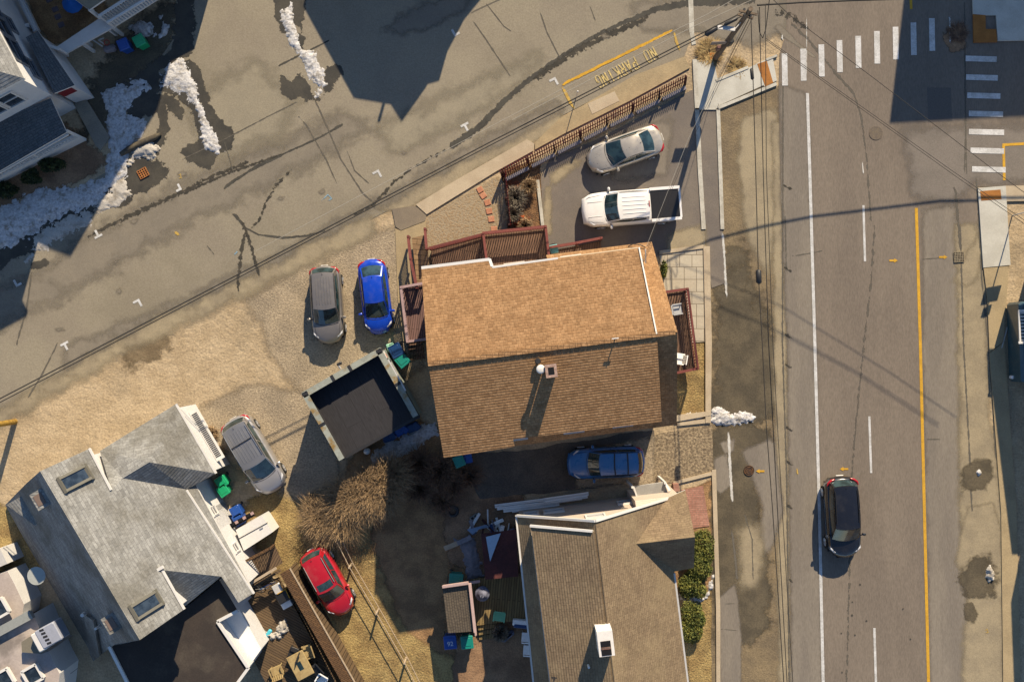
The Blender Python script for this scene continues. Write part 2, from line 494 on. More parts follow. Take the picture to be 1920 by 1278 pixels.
M_whiteworn = gm('worn_white_paint', A(226, 214, 188), A(206, 192, 164), 3, 12, .2, decal=(3.5, 1.0, .15, .45))
M_yellow = gm('road_paint_yellow', A(228, 168, 48), A(212, 156, 48), 2, 14, .15, decal=(3.2, 2.1, .12, .5))
M_yellowworn = gm('worn_yellow_paint', A(216, 172, 78), A(198, 156, 74), 3, 12, .2, decal=(4.5, 1.1, .15, .42))
M_bluemark = gm('blue_spray_paint', A(146, 172, 172), None, decal=(5, 1.2, .2, .5))
M_tactile = gm('tactile_orange', A(182, 116, 52), A(166, 104, 46), 2, 24, .2)
M_redbrick = shingle('brick_path', A(192, 136, 106), A(172, 116, 90), A(150, 118, 92), .22, .11, .004, ga=.2)
M_paver = shingle('paver_slabs', A(210, 190, 152), A(200, 178, 140), A(112, 94, 68), .72, .72, .006, ga=.1, mort=.018)
M_pebble = gm('pebble_gravel', A(196, 170, 128), A(150, 122, 84), 9, 9, .5, .05, 9, lo=.4, hi=.6)
M_pebdk = gm('driveway_gravel', A(172, 146, 106), A(128, 107, 78), 7, 9, .42, .04, 9, lo=.4, hi=.6)
M_snow = gm('snow', (.43, .43, .44, 1), (.23, .21, .18, 1), 3.2, 8, .34, .035, 11, rough=.8, lo=.45, hi=.72)
M_snowdirty = gm('dirty_snow', (.38, .36, .33, 1), (.19, .165, .13, 1), 1.5, 14, .18, .03, 14, rough=.8, lo=.46, hi=.7)
M_iron = gm('cast_iron', A(112, 76, 44), A(70, 52, 38), 6, 20, .3, rough=.6)
M_dark = flat('dark_void', (.012, .012, .014, 1), .9, .1)

# ------------------------------------------------------------------ ground
g = MB()
ring = [(-6000, -6000), (8000, -6000), (8000, 7000), (-6000, 7000)]
g.poly([G(x, y, 0) for x, y in ring], M_sand)
zz = .003
for pts, mt, w in (
    ([(520, 900), (700, 960), (830, 1000), (880, 1300), (620, 1300), (560, 1120), (470, 1010), (440, 960)], M_drygrass, 60),
    ([(740, 880), (930, 850), (980, 960), (970, 1130), (850, 1240), (760, 1180), (690, 1000)], M_deadgrass, 50),
    ([(340, 780), (470, 720), (600, 740), (640, 900), (560, 940), (430, 870)], M_gravel, 50),
    ([(460, 560), (640, 450), (760, 420), (800, 560), (790, 690), (660, 760), (540, 720)], M_gravel, 60),
    ([(690, 780), (850, 800), (900, 930), (760, 900), (640, 900)], M_deadgrass, 50),
    ([(-80, 880), (110, 1020), (60, 1110), (-80, 1010)], M_drygrass, 40),
    ([(1262, 640), (1326, 640), (1332, 772), (1266, 776)], M_drygrass, 8),
    ([(1284, 1140), (1346, 1020), (1348, 1320), (1282, 1320)], M_drygrass, 10),
    ([(1262, 925), (1340, 900), (1342, 1100), (1262, 1120)], M_deadgrass, 10),
    ([(880, 1050), (1000, 1050), (1010, 1320), (840, 1320)], M_mud, 30),
    ([(830, 880), (985, 900), (975, 1060), (840, 1060)], M_mud, 40),
    ([(940, 318), (1012, 300), (1018, 430), (950, 440)], M_mulch, 8),
    ([(-60, 300), (130, 230), (200, 300), (170, 330), (120, 350), (60, 360), (-60, 430)], M_mud, 20),
    ([(40, -60), (150, -60), (210, 30), (100, 90), (60, 40)], M_deadgrass, 20),
    ([(225, 640), (300, 612), (322, 630), (300, 668), (240, 690)], gm('dark_soil_stain', A(142, 118, 82), A(124, 102, 70), .9, 10, .3, .03, 8, decal=(1.3, 2, .3)), 22),
    ([(170, 150), (235, 60), (300, 0), (335, 0), (330, 60), (300, 120), (240, 170), (200, 240), (150, 260)], M_dampshade, 24),  # damp tone that also paints the top-left shade darker
): decal(g, pts, zz, mt, w); zz += .0008
g.build('ground', label='sandy soil ground with patches of dry lawn and gravel', kind='structure')

# ------------------------------------------------------------------ side road
r = MB(); zr = .022
south = [(-120, 850), (0, 786), (110, 712), (230, 643), (330, 590), (480, 522), (640, 440), (760, 378), (860, 318), (960, 260), (1040, 224), (1180, 152), (1283, 106), (1300, 60)]
top = [(1475, 60), (1475, -500), (300, -500), (325, -60), (335, 60), (300, 110), (225, 170), (250, 250), (240, 300), (160, 345), (60, 400), (-120, 480)]
south_r = [(x + 3 * nz(x, y, .05), y + 4 * nz(x, y, .06, 3)) for x, y in rag(south + [], 18, 0)[:-8]]
sheet(r, south + top, zr, M_asph)
def D(pts, mt, w=10, step=16):
    global zr
    zr += .0003; decal(r, pts, zr, mt, w, step)
def T(pts, w, mt=M_tar, f=1.0, step=12):
    global zr
    zr += .0003
    if mt is M_tar: w = [x * 1.7 for x in w] if isinstance(w, list) else w * 1.7
    strip(r, pts, w, zr, mt, step, f)
# blended sandy verge and tone changes
D([(-60, 800), (0, 765), (250, 620), (480, 505), (640, 425), (700, 405), (700, 440), (480, 545), (300, 630), (110, 735), (-60, 840)], M_sandy_asph, 26)
D([(700, 395), (860, 298), (960, 240), (1050, 205), (1060, 240), (940, 292), (860, 340), (760, 396)], M_sandy_asph, 14)
D([(-80, 560), (60, 520), (170, 440), (330, 350), (520, 270), (640, 215), (700, 240), (560, 320), (330, 430), (150, 540), (-80, 650)], M_darkpatch, 70)
D([(120, 650), (340, 560), (560, 455), (760, 345), (900, 262), (1040, 190), (1060, 210), (900, 290), (700, 395), (520, 490), (300, 590), (120, 690)], M_darkpatch, 34)
D([(350, 180), (480, 120), (560, 190), (520, 260), (400, 300)], M_light, 70)
D([(700, 240), (900, 150), (1010, 100), (990, 150), (860, 230), (740, 290)], M_light, 60)
D([(1180, 10), (1470, -20), (1475, 60), (1400, 85), (1310, 60), (1210, 60)], M_darkpatch, 40)
# wet patches, one of them also painted to deepen the shade
D([(352, 112), (372, 120), (385, 165), (402, 215), (432, 238), (440, 262), (428, 282), (408, 292), (395, 318), (372, 312), (350, 300), (338, 285), (352, 270), (372, 268), (372, 235), (352, 200), (330, 178), (300, 172), (298, 140)], M_wetshade, 7)
D([(298, 175), (325, 182), (348, 210), (340, 225), (312, 200), (318, 236), (308, 268), (285, 300), (262, 292), (285, 262), (300, 235), (288, 195)], M_wetshade, 7)
D([(238, 300), (262, 292), (300, 300), (318, 322), (300, 345), (262, 362), (238, 384), (205, 392), (232, 345)], M_wetshade, 9)
D([(506, -60), (565, -60), (572, 20), (566, 60), (552, 40), (558, 78), (570, 92), (552, 92), (540, 60), (524, 60), (516, 20)], M_wetshade, 6)
D([(528, 142), (545, 150), (562, 138), (575, 150), (590, 185), (608, 178), (612, 120), (640, 125), (642, 140), (618, 170), (600, 190), (575, 186), (562, 180), (548, 188), (528, 178)], M_wetshade, 6)
D([(225, 165), (300, 105), (325, 90), (330, -40), (365, -40), (362, 100), (300, 132), (300, 190), (292, 215), (250, 225), (228, 200)], M_wetshade, 10)  # wet tone cut along the shadow outline, shade deepened by colour
D([(556, 62), (572, 70), (568, 92), (555, 88)], M_wetshade, 4)
D([(-60, 452), (60, 400), (120, 372), (180, 352), (232, 345), (240, 362), (180, 392), (120, 430), (60, 470), (-60, 530)], M_wetshade, 14)
D([(60, 492), (86, 484), (92, 494), (72, 506), (58, 505)], M_wetshade, 5)
# fresh tar ribbon
T([(842, 278), (870, 258), (905, 236), (918, 222)], [24, 22, 18, 12], M_tarsolid, step=6)
T([(850, 272), (905, 232), (945, 190), (985, 155), (1030, 122), (1075, 92), (1120, 66), (1170, 42), (1230, 18), (1300, 4), (1420, -4)], [16, 20, 20, 18, 15, 14, 14, 15, 20, 30, 44], M_tarsolid, step=6)
T([(1000, 150), (1060, 108), (1130, 70), (1220, 32)], [10, 12, 12, 10], M_tar)
T([(645, 232), (600, 258), (540, 285), (480, 312), (418, 355)], [7, 7, 7, 8, 7], M_tarsolid, step=5)
T([(645, 232), (625, 243)], 10, M_tarsolid, step=4)
T([(418, 355), (432, 343), (470, 320), (532, 290)], [8, 9, 7, 6], M_tarsolid, step=5)
T([(470, 303), (400, 330), (338, 362), (270, 393), (200, 425), (165, 445)], [7, 7, 8, 8, 7, 6], M_tar)
T([(530, 289), (440, 320), (340, 363)], [5, 5, 6], M_tar)
T([(437, 398), (448, 412), (462, 428), (485, 440), (530, 446), (575, 442), (612, 432)], [11, 11, 6, 6, 8, 7, 6], M_tarsolid, step=5)
T([(452, 412), (464, 440), (475, 475), (487, 522)], [8, 6, 6, 5], M_tar)
T([(462, 425), (453, 470), (448, 510), (446, 552)], [5, 7, 6, 5], M_tar)
T([(548, 318), (520, 345), (498, 380), (488, 412), (468, 430)], [5, 6, 5, 5, 5], M_tar, f=.8)
T([(845, 276), (820, 290), (780, 312), (740, 340), (700, 385), (660, 405)], [4, 6, 5, 6, 6, 4], M_tar, f=.8)
T([(880, 26), (1000, -30)], 4, M_seam)
T([(520, 125), (560, 105), (620, 75)], [7, 6, 5], M_tarsolid, step=6)
for pts, w in (([(590, 186), (612, 235), (640, 300), (680, 362), (700, 380)], 3.5), ([(560, 218), (575, 235), (590, 262), (612, 300), (632, 345)], 3), ([(560, 190), (500, 220), (420, 262), (340, 300)], 3),
               ([(650, 280), (665, 320), (698, 350)], 2.5), ([(884, 35), (915, 80), (948, 130), (960, 150)], 3), ([(910, 5), (945, 50), (962, 62)], 2.5), ([(1105, 8), (1118, 45)], 2.5),
               ([(1012, 20), (1025, 60), (1050, 110)], 3), ([(60, 510), (50, 580), (30, 650)], 4), ([(385, 455), (405, 482)], 3), ([(110, 640), (80, 700), (50, 750)], 3.5), ([(420, 262), (440, 330)], 2.5)):
    T(pts, w * 1.35, M_crack)
D([(722, 56), (745, 38), (800, 6), (910, -30), (868, 18), (800, 56), (760, 66)], M_darkpatch, 16)
for i in range(14):
    x = rnd.uniform(0, 1150); y = 620 - x * .43 + rnd.uniform(-170, 90)
    if 0 < y < 640 and x + y > 260: D([(x, y), (x + rnd.uniform(4, 16), y - rnd.uniform(2, 7)), (x + rnd.uniform(6, 18), y + rnd.uniform(0, 4)), (x + 4, y + 5)], M_darkpatch, 6, 30)
# parking ticks
zr += .001
for x, y, kind, w in ((706, 322, 'L', 1), (871, 234, 'T', 0), (1037, 149, 'L', 1), (854, 66, 'L', 2), (338, 355, 'L', 3), (185, 443, 'T', 2), (257, 564, 'L', 1), (121, 644, 'T', 0), (33, 535, 'L', 2)):
    u = Vector((.88, -.47)); v = Vector((.47, .88)); c = Vector((x, y))
    mt = M_white
    if kind == 'T':
        sgn = 1 if w == 0 else -1
        line(r, [c - u * 8, c + u * 8], 4.2, zr, mt); line(r, [c + v * sgn * 2.1, c + v * sgn * 13], 4.2, zr, mt)
    elif w == 1: line(r, [c - u * 8, c + u * 5.5], 4.2, zr, mt); line(r, [c + u * 3.4 + v * 2.1, c + u * 3.4 + v * 13], 4.2, zr, mt)
    elif w == 2: line(r, [c - u * 3, c + u * 9], 4.2, zr, mt); line(r, [c - u * 1 - v * 2.1, c - u * 1 - v * 12], 4.2, zr, mt)
    else: line(r, [c - u * 8, c + u * 3], 4.2, zr, mt); line(r, [c + u * 1 - v * 2.1, c + u * 1 - v * 11], 4.2, zr, mt)
T([(600, 378), (615, 365), (622, 372), (612, 378)], 5, M_bluemark); T([(106, 673), (92, 680)], 5, M_bluemark); T([(160, 645), (165, 655)], 4, M_bluemark); T([(436, 480), (445, 472), (440, 468)], 5, M_bluemark)
T([(330, 432), (334, 443)], 9, M_yellowworn, 1.4, 4); T([(334, 330), (339, 326), (340, 334), (334, 334)], 3, M_yellowworn)
# no-parking box and words
T([(1052, 160), (1160, 107), (1264, 56)], 8, M_yellow, 1.3); T([(1264, 56), (1268, 78), (1275, 100)], 8, M_yellowworn, 1.25); T([(1053, 160), (1064, 182), (1076, 206)], 8, M_yellowworn, 1.25)
zr += .001
def road_text(txt, px, py, ang, size, mat, z, sx=1.0, name='lettering'):
    cu = bpy.data.curves.new(name, 'FONT'); cu.body = txt; cu.size = size; cu.align_x = 'CENTER'; cu.align_y = 'CENTER'
    o = bpy.data.objects.new(name, cu); COL.objects.link(o)
    dg = bpy.context.evaluated_depsgraph_get(); me = bpy.data.meshes.new_from_object(o.evaluated_get(dg))
    vs = []; ca, sa = math.cos(ang), math.sin(ang); c = G(px, py, z)
    for v in me.vertices:
        x, y = v.co.x * sx, v.co.y
        vs.append((c.x + x * ca - y * sa, c.y + x * sa + y * ca, z))
    fs = [list(p.vertices) for p in me.polygons]
    bpy.data.objects.remove(o); bpy.data.curves.remove(cu)
    return vs, fs
M_letter = gm('worn_letter_paint', A(224, 190, 112), A(196, 168, 108), 4, 9, .3, decal=(4, .9, .15, .45))
GLY = {'N': [((0, 0), (0, 1), (1, 0), (1, 1))], 'O': [((0, .15), (0, .85), (.3, 1), (.7, 1), (1, .85), (1, .15), (.7, 0), (.3, 0), (0, .15))], 'P': [((0, 0), (0, 1), (.8, 1), (1, .85), (1, .6), (.8, .45), (0, .45))],
       'A': [((0, 0), (.5, 1), (1, 0)), ((.2, .38), (.8, .38))], 'R': [((0, 0), (0, 1), (.8, 1), (1, .85), (1, .62), (.8, .5), (0, .5)), ((.5, .5), (1, 0))], 'K': [((0, 0), (0, 1)), ((1, 1), (0, .4)), ((.3, .58), (1, 0))],
       'I': [((.5, 0), (.5, 1))], 'G': [((1, .82), (.75, 1), (.25, 1), (0, .85), (0, .15), (.25, 0), (.75, 0), (1, .15), (1, .48), (.55, .48))]}
a0, a1 = Vector((1223, 88)), Vector((1111, 147)); dx = (a1 - a0).normalized(); up = Vector((-dx.y, dx.x)); up = up if up.y > 0 else -up
zr += .0006
for k, chh in enumerate('NO PARKING'):
    if chh == ' ': continue
    o_ = a0 + dx * (k * 12.4 + (3 if k > 2 else 0))
    for st_ in GLY[chh]:
        zr += .0001
        line(r, [tuple(o_ + dx * (x * 7.6) + up * (y * 24)) for x, y in st_], 2.7, zr, M_letter)
r.build('side_road', label='old tan asphalt side road with tar seals and a no parking box', kind='structure')

# ------------------------------------------------------------------ main road
r = MB(); zr = .03
west = [(1478, -500), (1474, 60), (1462, 100), (1460, 165), (1463, 330), (1466, 420), (1470, 480), (1476, 640), (1478, 800), (1482, 960), (1485, 1278), (1490, 1800)]
east = [(1880, 1800), (1878, 1278), (1872, 960), (1850, 760), (1852, 560), (1842, 500), (1830, 350), (2600, 335), (2600, -40), (1815, -60), (1815, -500)]
sheet(r, west + east, zr, M_asphR)
D([(1462, 160), (1513, 175), (1519, 330), (1528, 640), (1536, 960), (1543, 1320), (1484, 1320), (1480, 960), (1476, 640), (1466, 400)], M_should, 14)
D([(1730, 395), (1790, 380), (1800, 640), (1800, 960), (1830, 1320), (1744, 1320), (1736, 960), (1728, 640)], M_should, 16)
D([(1790, 420), (1830, 420), (1850, 560), (1852, 760), (1880, 960), (1882, 1320), (1800, 1320), (1812, 1100), (1800, 960), (1796, 640)], M_sandy_asph, 34)
D([(1796, 505), (1815, 470), (1835, 440), (1845, 470), (1832, 520), (1808, 540), (1785, 525)], M_sandy_asph, 16)
D([(1815, 950), (1862, 940), (1878, 1010), (1880, 1080), (1850, 1120), (1806, 1085), (1790, 1050), (1800, 1000)], M_sandy_asph, 12)
D([(1690, 240), (1780, 240), (1900, 232), (2000, 236), (2000, 340), (1830, 345), (1790, 380), (1720, 380)], M_roadlight, 50)
D([(1738, 165), (1782, 165), (1785, 228), (1740, 230)], gm('asphalt_repair', A(112, 100, 84), None, 2, 16, .15, decal=(3, .3, .05)), 2)
# wear band, wavy seam of the lane
T([(1640, 420), (1632, 540), (1622, 620), (1612, 720), (1602, 820), (1596, 900), (1592, 1080), (1590, 1180), (1586, 1300)], 8, M_crack, .62, 8)
T([(1480, 40), (1520, 80), (1560, 130), (1600, 175), (1615, 220), (1625, 300), (1633, 420)], [12, 10, 9, 8, 7, 6, 6], M_crack, .75)
T([(1452, 45), (1490, 80), (1530, 110)], [26, 18, 8], M_darkpatch, 1, 8); T([(1448, 22), (1480, 30), (1520, 60)], [10, 12, 6], M_tar, .8)
for pts, w in (([(1468, 120), (1467, 640), (1475, 900), (1480, 1300)], 3), ([(1472, 400), (1474, 507), (1478, 510)], 3), ([(1808, 0), (1810, 240), (1808, 330)], 3), ([(1800, 420), (1806, 640), (1818, 860), (1822, 960)], 3.5), ([(1800, 470), (1795, 400), (1790, 350)], 5), ([(1656, 480), (1665, 488)], 2), ([(1725, 486), (1765, 484)], 2.5), ([(1830, 330), (1840, 520), (1852, 640), (1862, 760), (1866, 860)], 3), ([(1735, 822), (1765, 824)], 3), ([(1480, 480), (1500, 478), (1545, 470)], 2.5), ([(1808, 60), (1812, 330)], 2.5)):
    T(pts, w * 1.5, M_crack)
# broken asphalt edge on the left
for y in (352, 507, 632, 688, 806, 870, 952, 1090):
    T([(1462 + y * .014, y - 8), (1472 + y * .012, y), (1486, y + 3)], 4, M_tar, 1, 5)
# tire-darkened and wet spots
D([(1800, 890), (1815, 870), (1842, 860), (1858, 862), (1860, 890), (1850, 912), (1820, 918), (1806, 910)], M_dampshade, 10)
D([(1796, 1080), (1815, 1050), (1850, 1040), (1868, 1070), (1862, 1110), (1830, 1122), (1806, 1108)], M_dampshade, 14)
D([(1806, 1132), (1822, 1128), (1834, 1150), (1826, 1165), (1808, 1160)], M_dampshade, 5)
D([(1780, 45), (1808, 55), (1815, 92), (1780, 96), (1768, 70)], M_mud, 14)
# painted lines
T([(1514, 172), (1518, 320), (1527, 640), (1536, 960), (1544, 1300)], 6.2, M_white)
zr += .001
line(r, [(1513.5, 175), (1518, 320), (1527.4, 640), (1536, 960), (1544, 1320)], 5.6, zr, M_white)
line(r, [(1618.5, 385), (1621.5, 490)], 4.2, zr, M_white); line(r, [(1629.5, 780), (1633, 886)], 4.2, zr, M_white); line(r, [(1639, 1176), (1642.5, 1300)], 4.4, zr, M_white)
T([(1617, 300), (1618, 330)], 5, M_whiteworn); T([(1512, 30), (1512, 150)], 4, M_whiteworn, .6)
line(r, [(1717.5, 390), (1725, 640), (1732.8, 960), (1741.5, 1320)], 5.6, zr, M_yellow)
line(r, [(1705, -60), (1708, 18)], 5, zr, M_yellow)
line(r, [(1882.5, 338), (1881, 272)], 5, zr, M_yellow); line(r, [(1879, 272), (2100, 260)], 5, zr + .001, M_yellow)
for x, y0, y1 in ((1471, 101, 161), (1506, 92, 152), (1540, 84, 144), (1574, 76, 136), (1609, 68, 128), (1644, 59, 120), (1679, 51, 112), (1712.5, 43, 104), (1747, 35, 96)):
    T([(x - .5, y0 - 1), (x + .6, y1 + 1)], 13.0, M_white, 1, 8); line(r, [(x - .5, y0), (x + .6, y1)], 10.6, zr + .001, M_white)
T([(1780, 24), (1781, 90)], 11, M_whiteworn, .55)
for x0, x1, y in ((1810, 1868, 111), (1811, 1870, 146), (1813, 1875, 180), (1816, 1880, 214), (1816, 1882, 248), (1819, 1882, 283), (1822, 1885, 318)):
    line(r, [(x0, y - .8), (x1, y + .8)], 10.4, zr + .002, M_white)
zr += .003
T([(1450, 86), (1466, 92)], 9, M_whiteworn); T([(1468, 62), (1466, 72), (1469, 78)], 5, M_whiteworn)
def arrow(x, y, s):
    global zr
    zr += .0004
    line(r, [(x + s * 8, y), (x - s * 1, y)], 3.6, zr, M_yellow); r.poly([G(x - s * 1, y - 4, zr), G(x - s * 8, y, zr), G(x - s * 1, y + 4, zr)], M_yellow)
arrow(1582, 878.5, 1); arrow(1425, 882.5, 1); arrow(1675, 488.5, -1); arrow(1768, 482, -1)
T([(1494, 876), (1495, 890)], 5, M_yellowworn, .9, 4); T([(1845, 1182), (1850, 1178), (1852, 1184), (1846, 1185)], 3, M_yellowworn); T([(1844, 1221), (1858, 1220)], 5, M_bluemark)
for i in range(26):
    x = rnd.uniform(1560, 1730); y = rnd.uniform(1080, 1260)
    if i < 9: D([(x, y), (x + 2.5, y - 1), (x + 3, y + 2), (x, y + 3)], M_tarsolid, 1.5, 30)
# faint parallel tyre bands
r.build('main_road', label='brown grey asphalt main road with white and yellow lines', kind='structure')

# ------------------------------------------------------------------ pavements, kerbs, drives
r = MB(); zr = .016
sheet(r, rag([(1334, 205), (1352, 205), (1450, 166), (1462, 160), (1464, 420), (1470, 480), (1476, 640), (1478, 800), (1483, 960), (1488, 1400), (1334, 1400), (1334, 800), (1330, 640)], 16, 2), zr, gm('verge_soil', A(148, 124, 86), A(126, 106, 76), .6, 15, .3, .03, 8))
D([(1340, 560), (1372, 455), (1395, 470), (1420, 560), (1466, 640), (1468, 760), (1420, 800), (1336, 790)], M_dampshade, 26)
D([(1392, 220), (1455, 200), (1458, 420), (1440, 520), (1400, 440), (1385, 300)], M_sandy_asph, 30)
D([(1448, 230), (1464, 230), (1476, 700), (1484, 1300), (1462, 1300), (1452, 700)], M_sandy_asph, 12)
D([(1335, 800), (1440, 800), (1442, 850), (1415, 880), (1425, 940), (1420, 1010), (1444, 1050), (1440, 1180), (1400, 1210), (1338, 1200)], M_dampshade, 14)
D([(1338, 860), (1362, 850), (1372, 905), (1352, 925), (1338, 915)], M_should, 8); D([(1392, 845), (1450, 820), (1470, 960), (1440, 1040), (1424, 1010), (1432, 950), (1412, 900)], M_should, 12); D([(1350, 830), (1378, 822), (1376, 845), (1358, 850)], M_should, 6)
D([(1380, 985), (1424, 980), (1430, 1060), (1420, 1100), (1392, 1100)], M_sandy_asph, 26)
D([(1349, 1120), (1378, 1092), (1384, 1130), (1390, 1200), (1388, 1330), (1350, 1330)], M_should, 6); T([(1350, 1131), (1384, 1131)], 3, M_crack); T([(1350, 1178), (1388, 1182)], 3, M_crack)
T([(1366, 806), (1368, 860), (1373, 944)], [8, 9, 9], M_whiteworn, .95); T([(1382, 1240), (1382, 1256)], 9, M_bluemark)
T([(1372, 990), (1380, 1060), (1382, 1092)], 6, M_seam); T([(1395, 960), (1410, 1010), (1412, 1090)], 4, M_crack)
r.build('verge', label='worn dirt verge with damp stains between the pavement and main road', kind='structure')

r = MB(); zr = .036
sheet(r, [(1014, 332), (1030, 300), (1120, 262), (1210, 216), (1285, 175), (1300, 168), (1312, 205), (1318, 320), (1322, 468), (1240, 480), (1100, 520), (1024, 520)], zr, M_lot)
sheet(r, [(1308, 206), (1346, 206), (1354, 430), (1362, 530), (1334, 540), (1324, 470), (1317, 320)], zr + .003, M_lot); zr += .006
D([(1030, 330), (1050, 312), (1090, 300), (1060, 330), (1035, 350)], M_sandy_asph, 14); D([(1016, 440), (1022, 350), (1034, 350), (1034, 440)], M_sandy_asph, 10)
D([(1250, 440), (1322, 420), (1324, 468), (1250, 478)], M_sandy_asph, 16); D([(1140, 262), (1260, 220), (1250, 330), (1150, 340)], M_should, 40)
r.build('parking_lot', label='brown asphalt parking pad beside the picket fence', kind='structure')

r = MB(); z = .05
def slab(pts, mt, zt, z0=0.0): r.prism([G(x, y) for x, y in pts], z0, zt, mt)
slab([(780, 384), (852, 340), (988, 262), (1002, 270), (1000, 283), (930, 322), (800, 402)], M_concold, .10)
slab([(1003, 268), (1048, 224), (1190, 142), (1283, 107), (1293, 128), (1180, 190), (1060, 250), (1003, 281)], M_sandwalk, .09)
slab([(1102, 195), (1152, 172), (1161, 190), (1110, 215)], M_concold, .105)
slab([(735, 392), (778, 386), (800, 402), (798, 414), (752, 432), (742, 425)], gm('tar_walk', A(148, 128, 98), A(136, 118, 92), .8, 18, .2), .06)
slab([(741, 428), (752, 433), (798, 415), (800, 470), (795, 640), (752, 640), (746, 560)], M_sandwalk, .05)
slab([(1302, 114), (1338, 114), (1345, 150), (1346, 204), (1308, 204)], M_conc, .09); slab([(1338, 152), (1352, 150), (1416, 122), (1432, 160), (1347, 199)], M_conc, .092)
slab([(1416, 121), (1448, 107), (1456, 152), (1432, 163)], M_conc, .088); slab([(1419, 121), (1437, 115), (1449, 156), (1434, 163)], M_tactile, .098); slab([(1330, 100), (1341, 100), (1342, 114), (1330, 114)], M_tactile, .094)
for a, b, w, h in (((1303, 205), (1346, 205), 3, .1), ((1342, 152), (1402, 127), 5, .13), ((1346, 203), (1455, 158), 6, .13), ((1436, 113), (1456, 105), 4, .12),
                   ((1302, 112), (1312, 320), 8, .10), ((1312, 320), (1319, 430), 8, .10), ((1346, 204), (1354, 430), 7, .10), ((1008, 338), (1018, 428), 6, .12), ((1293, -60), (1297, 62), 9, .035), ((1297, 62), (1301, 84), 8, .034)):
    v = Vector((b[0] - a[0], b[1] - a[1])).normalized(); n_ = Vector((-v.y, v.x)) * w / 2
    slab([(a[0] + n_.x, a[1] + n_.y), (b[0] + n_.x, b[1] + n_.y), (b[0] - n_.x, b[1] - n_.y), (a[0] - n_.x, a[1] - n_.y)], M_curb, h)
zr = .04; T([(1319, 430), (1321, 520)], 9, M_whiteworn, .8); T([(1354, 430), (1358, 480), (1362, 560)], 9, M_whiteworn, .8)
# paved terrace and its concrete border
slab([(1236, 478), (1318, 466), (1322, 640), (1262, 646)], M_paver, .06); slab([(1318, 462), (1330, 462), (1334, 645), (1332, 792), (1322, 792), (1322, 640)], M_concold, .14); slab([(1236, 470), (1318, 459), (1318, 466), (1236, 477)], M_concold, .12)
slab([(1266, 778), (1332, 770), (1332, 778), (1266, 790)], M_concold, .16); slab([(1270, 792), (1328, 784), (1328, 792), (1270, 798)], M_concold, .1)
slab([(1334, 880), (1342, 880), (1350, 1140), (1350, 1400), (1343, 1400), (1342, 1140)], M_concold, .1); slab([(1262, 902), (1334, 884), (1334, 890), (1262, 908)], M_concold, .1)
slab([(1276, 918), (1318, 910), (1330, 985), (1296, 990)], M_redbrick, .05)
# right-hand pavement
slab([(1832, 353), (1884, 349), (1893, 497), (1842, 502)], M_conc, .12); slab([(1836, 359), (1874, 356), (1876, 374), (1838, 377)], M_tactile, .128); slab([(1884, 349), (2100, 345), (2100, 372), (1886, 378)], M_concold, .11)
slab([(1843, 503), (1890, 499), (1880, 640), (1854, 660), (1850, 560)], M_sandwalk, .10)
slab([(1854, 662), (1882, 640), (1905, 960), (1912, 1300), (1880, 1300), (1876, 960)], M_sandwalk, .08)
slab([(1820, -60), (2000, -60), (2000, 76), (1869, 78), (1866, 30), (1846, 30), (1823, 28)], M_conc, .12); slab([(1823, 28), (1846, 30), (1846.5, 56), (1866, 56), (1868, 80), (1824, 81)], M_tactile, .128)
for px, py, a in ((1000, 262, .5), (940, 296, .5), (890, 324, .5), (1232, 146, .5), (1316, 160, 0), (1380, 190, 1.1)): pass
r.build('pavement', label='concrete pavements ramps and granite kerbs', kind='structure')

r = MB(); zr = .02
sheet(r, rag([(1225, 815), (1336, 795), (1338, 880), (1262, 905), (1180, 912), (1190, 860)], 10, 3), zr, M_pebdk)
sheet(r, rag([(870, 850), (970, 845), (1225, 805), (1228, 850), (1205, 905), (900, 935), (880, 900)], 12, 4), zr + .002, gm('old_drive', A(112, 98, 78), A(98, 86, 70), .8, 14, .3)); zr += .004
D([(1090, 850), (1228, 815), (1225, 905), (1080, 915)], M_pebdk if False else M_gravel, 30)
r.build('driveway', label='gravel and asphalt driveway between the brown and taupe houses', kind='structure')
r = MB()
sheet(r, rag([(800, 408), (935, 330), (945, 345), (952, 440), (800, 500)], 10, 2), .03, M_pebble)
r.build('gravel_bed', label='pebble garden between the pavement and the brown wooden deck', kind='structure')

# stepping stones, drains, manholes
grp = 'red stepping stones in the gravel bed'
for i, (x, y, a) in enumerate(((900, 356, .5), (906, 367, .6), (914, 380, .3), (917, 396, .2), (921, 411, .1), (926, 430, 0))):
    mb = MB(); c = G(x, y, .055); mb.box(c, (.36, .34, .05), gm('terracotta_slab', A(206, 140, 98), A(190, 124, 86), 2, 12, .2) if i == 0 else bpy.data.materials['terracotta_slab'], a, .02)
    mb.build('stepping_stone', label='small red square slab set in the grey pebble garden', cat='paving slab', group=grp)
def grate(px, py, w, h, rot, nx, ny, label, mt, z=.05):
    root = empty('drain_grate', G(px, py, z), label=label, cat='drain grate')
    mb = MB(); c = G(px, py, z + .004); mb.box(c, (w, h, .02), M_dark, rot); mb.build('drain_pit', root)
    mb = MB(); ca, sa = math.cos(rot), math.sin(rot)
    for k in range(nx + 1):
        t = (k / nx - .5) * w; mb.box((c.x + t * ca, c.y + t * sa, c.z + .02), (w / nx * .32, h, .03), mt, rot)
    for k in range(ny + 1):
        t = (k / ny - .5) * h; mb.box((c.x - t * sa, c.y + t * ca, c.z + .024), (w + .02, h / ny * .3, .03), mt, rot)
    mb.build('iron_grid', root)
grate(1797, 482, .58, .58, .05, 6, 6, 'square iron storm drain grate beside the yellow line', gm('grey_iron', A(176, 156, 118), A(150, 130, 98), 6, 18, .2))
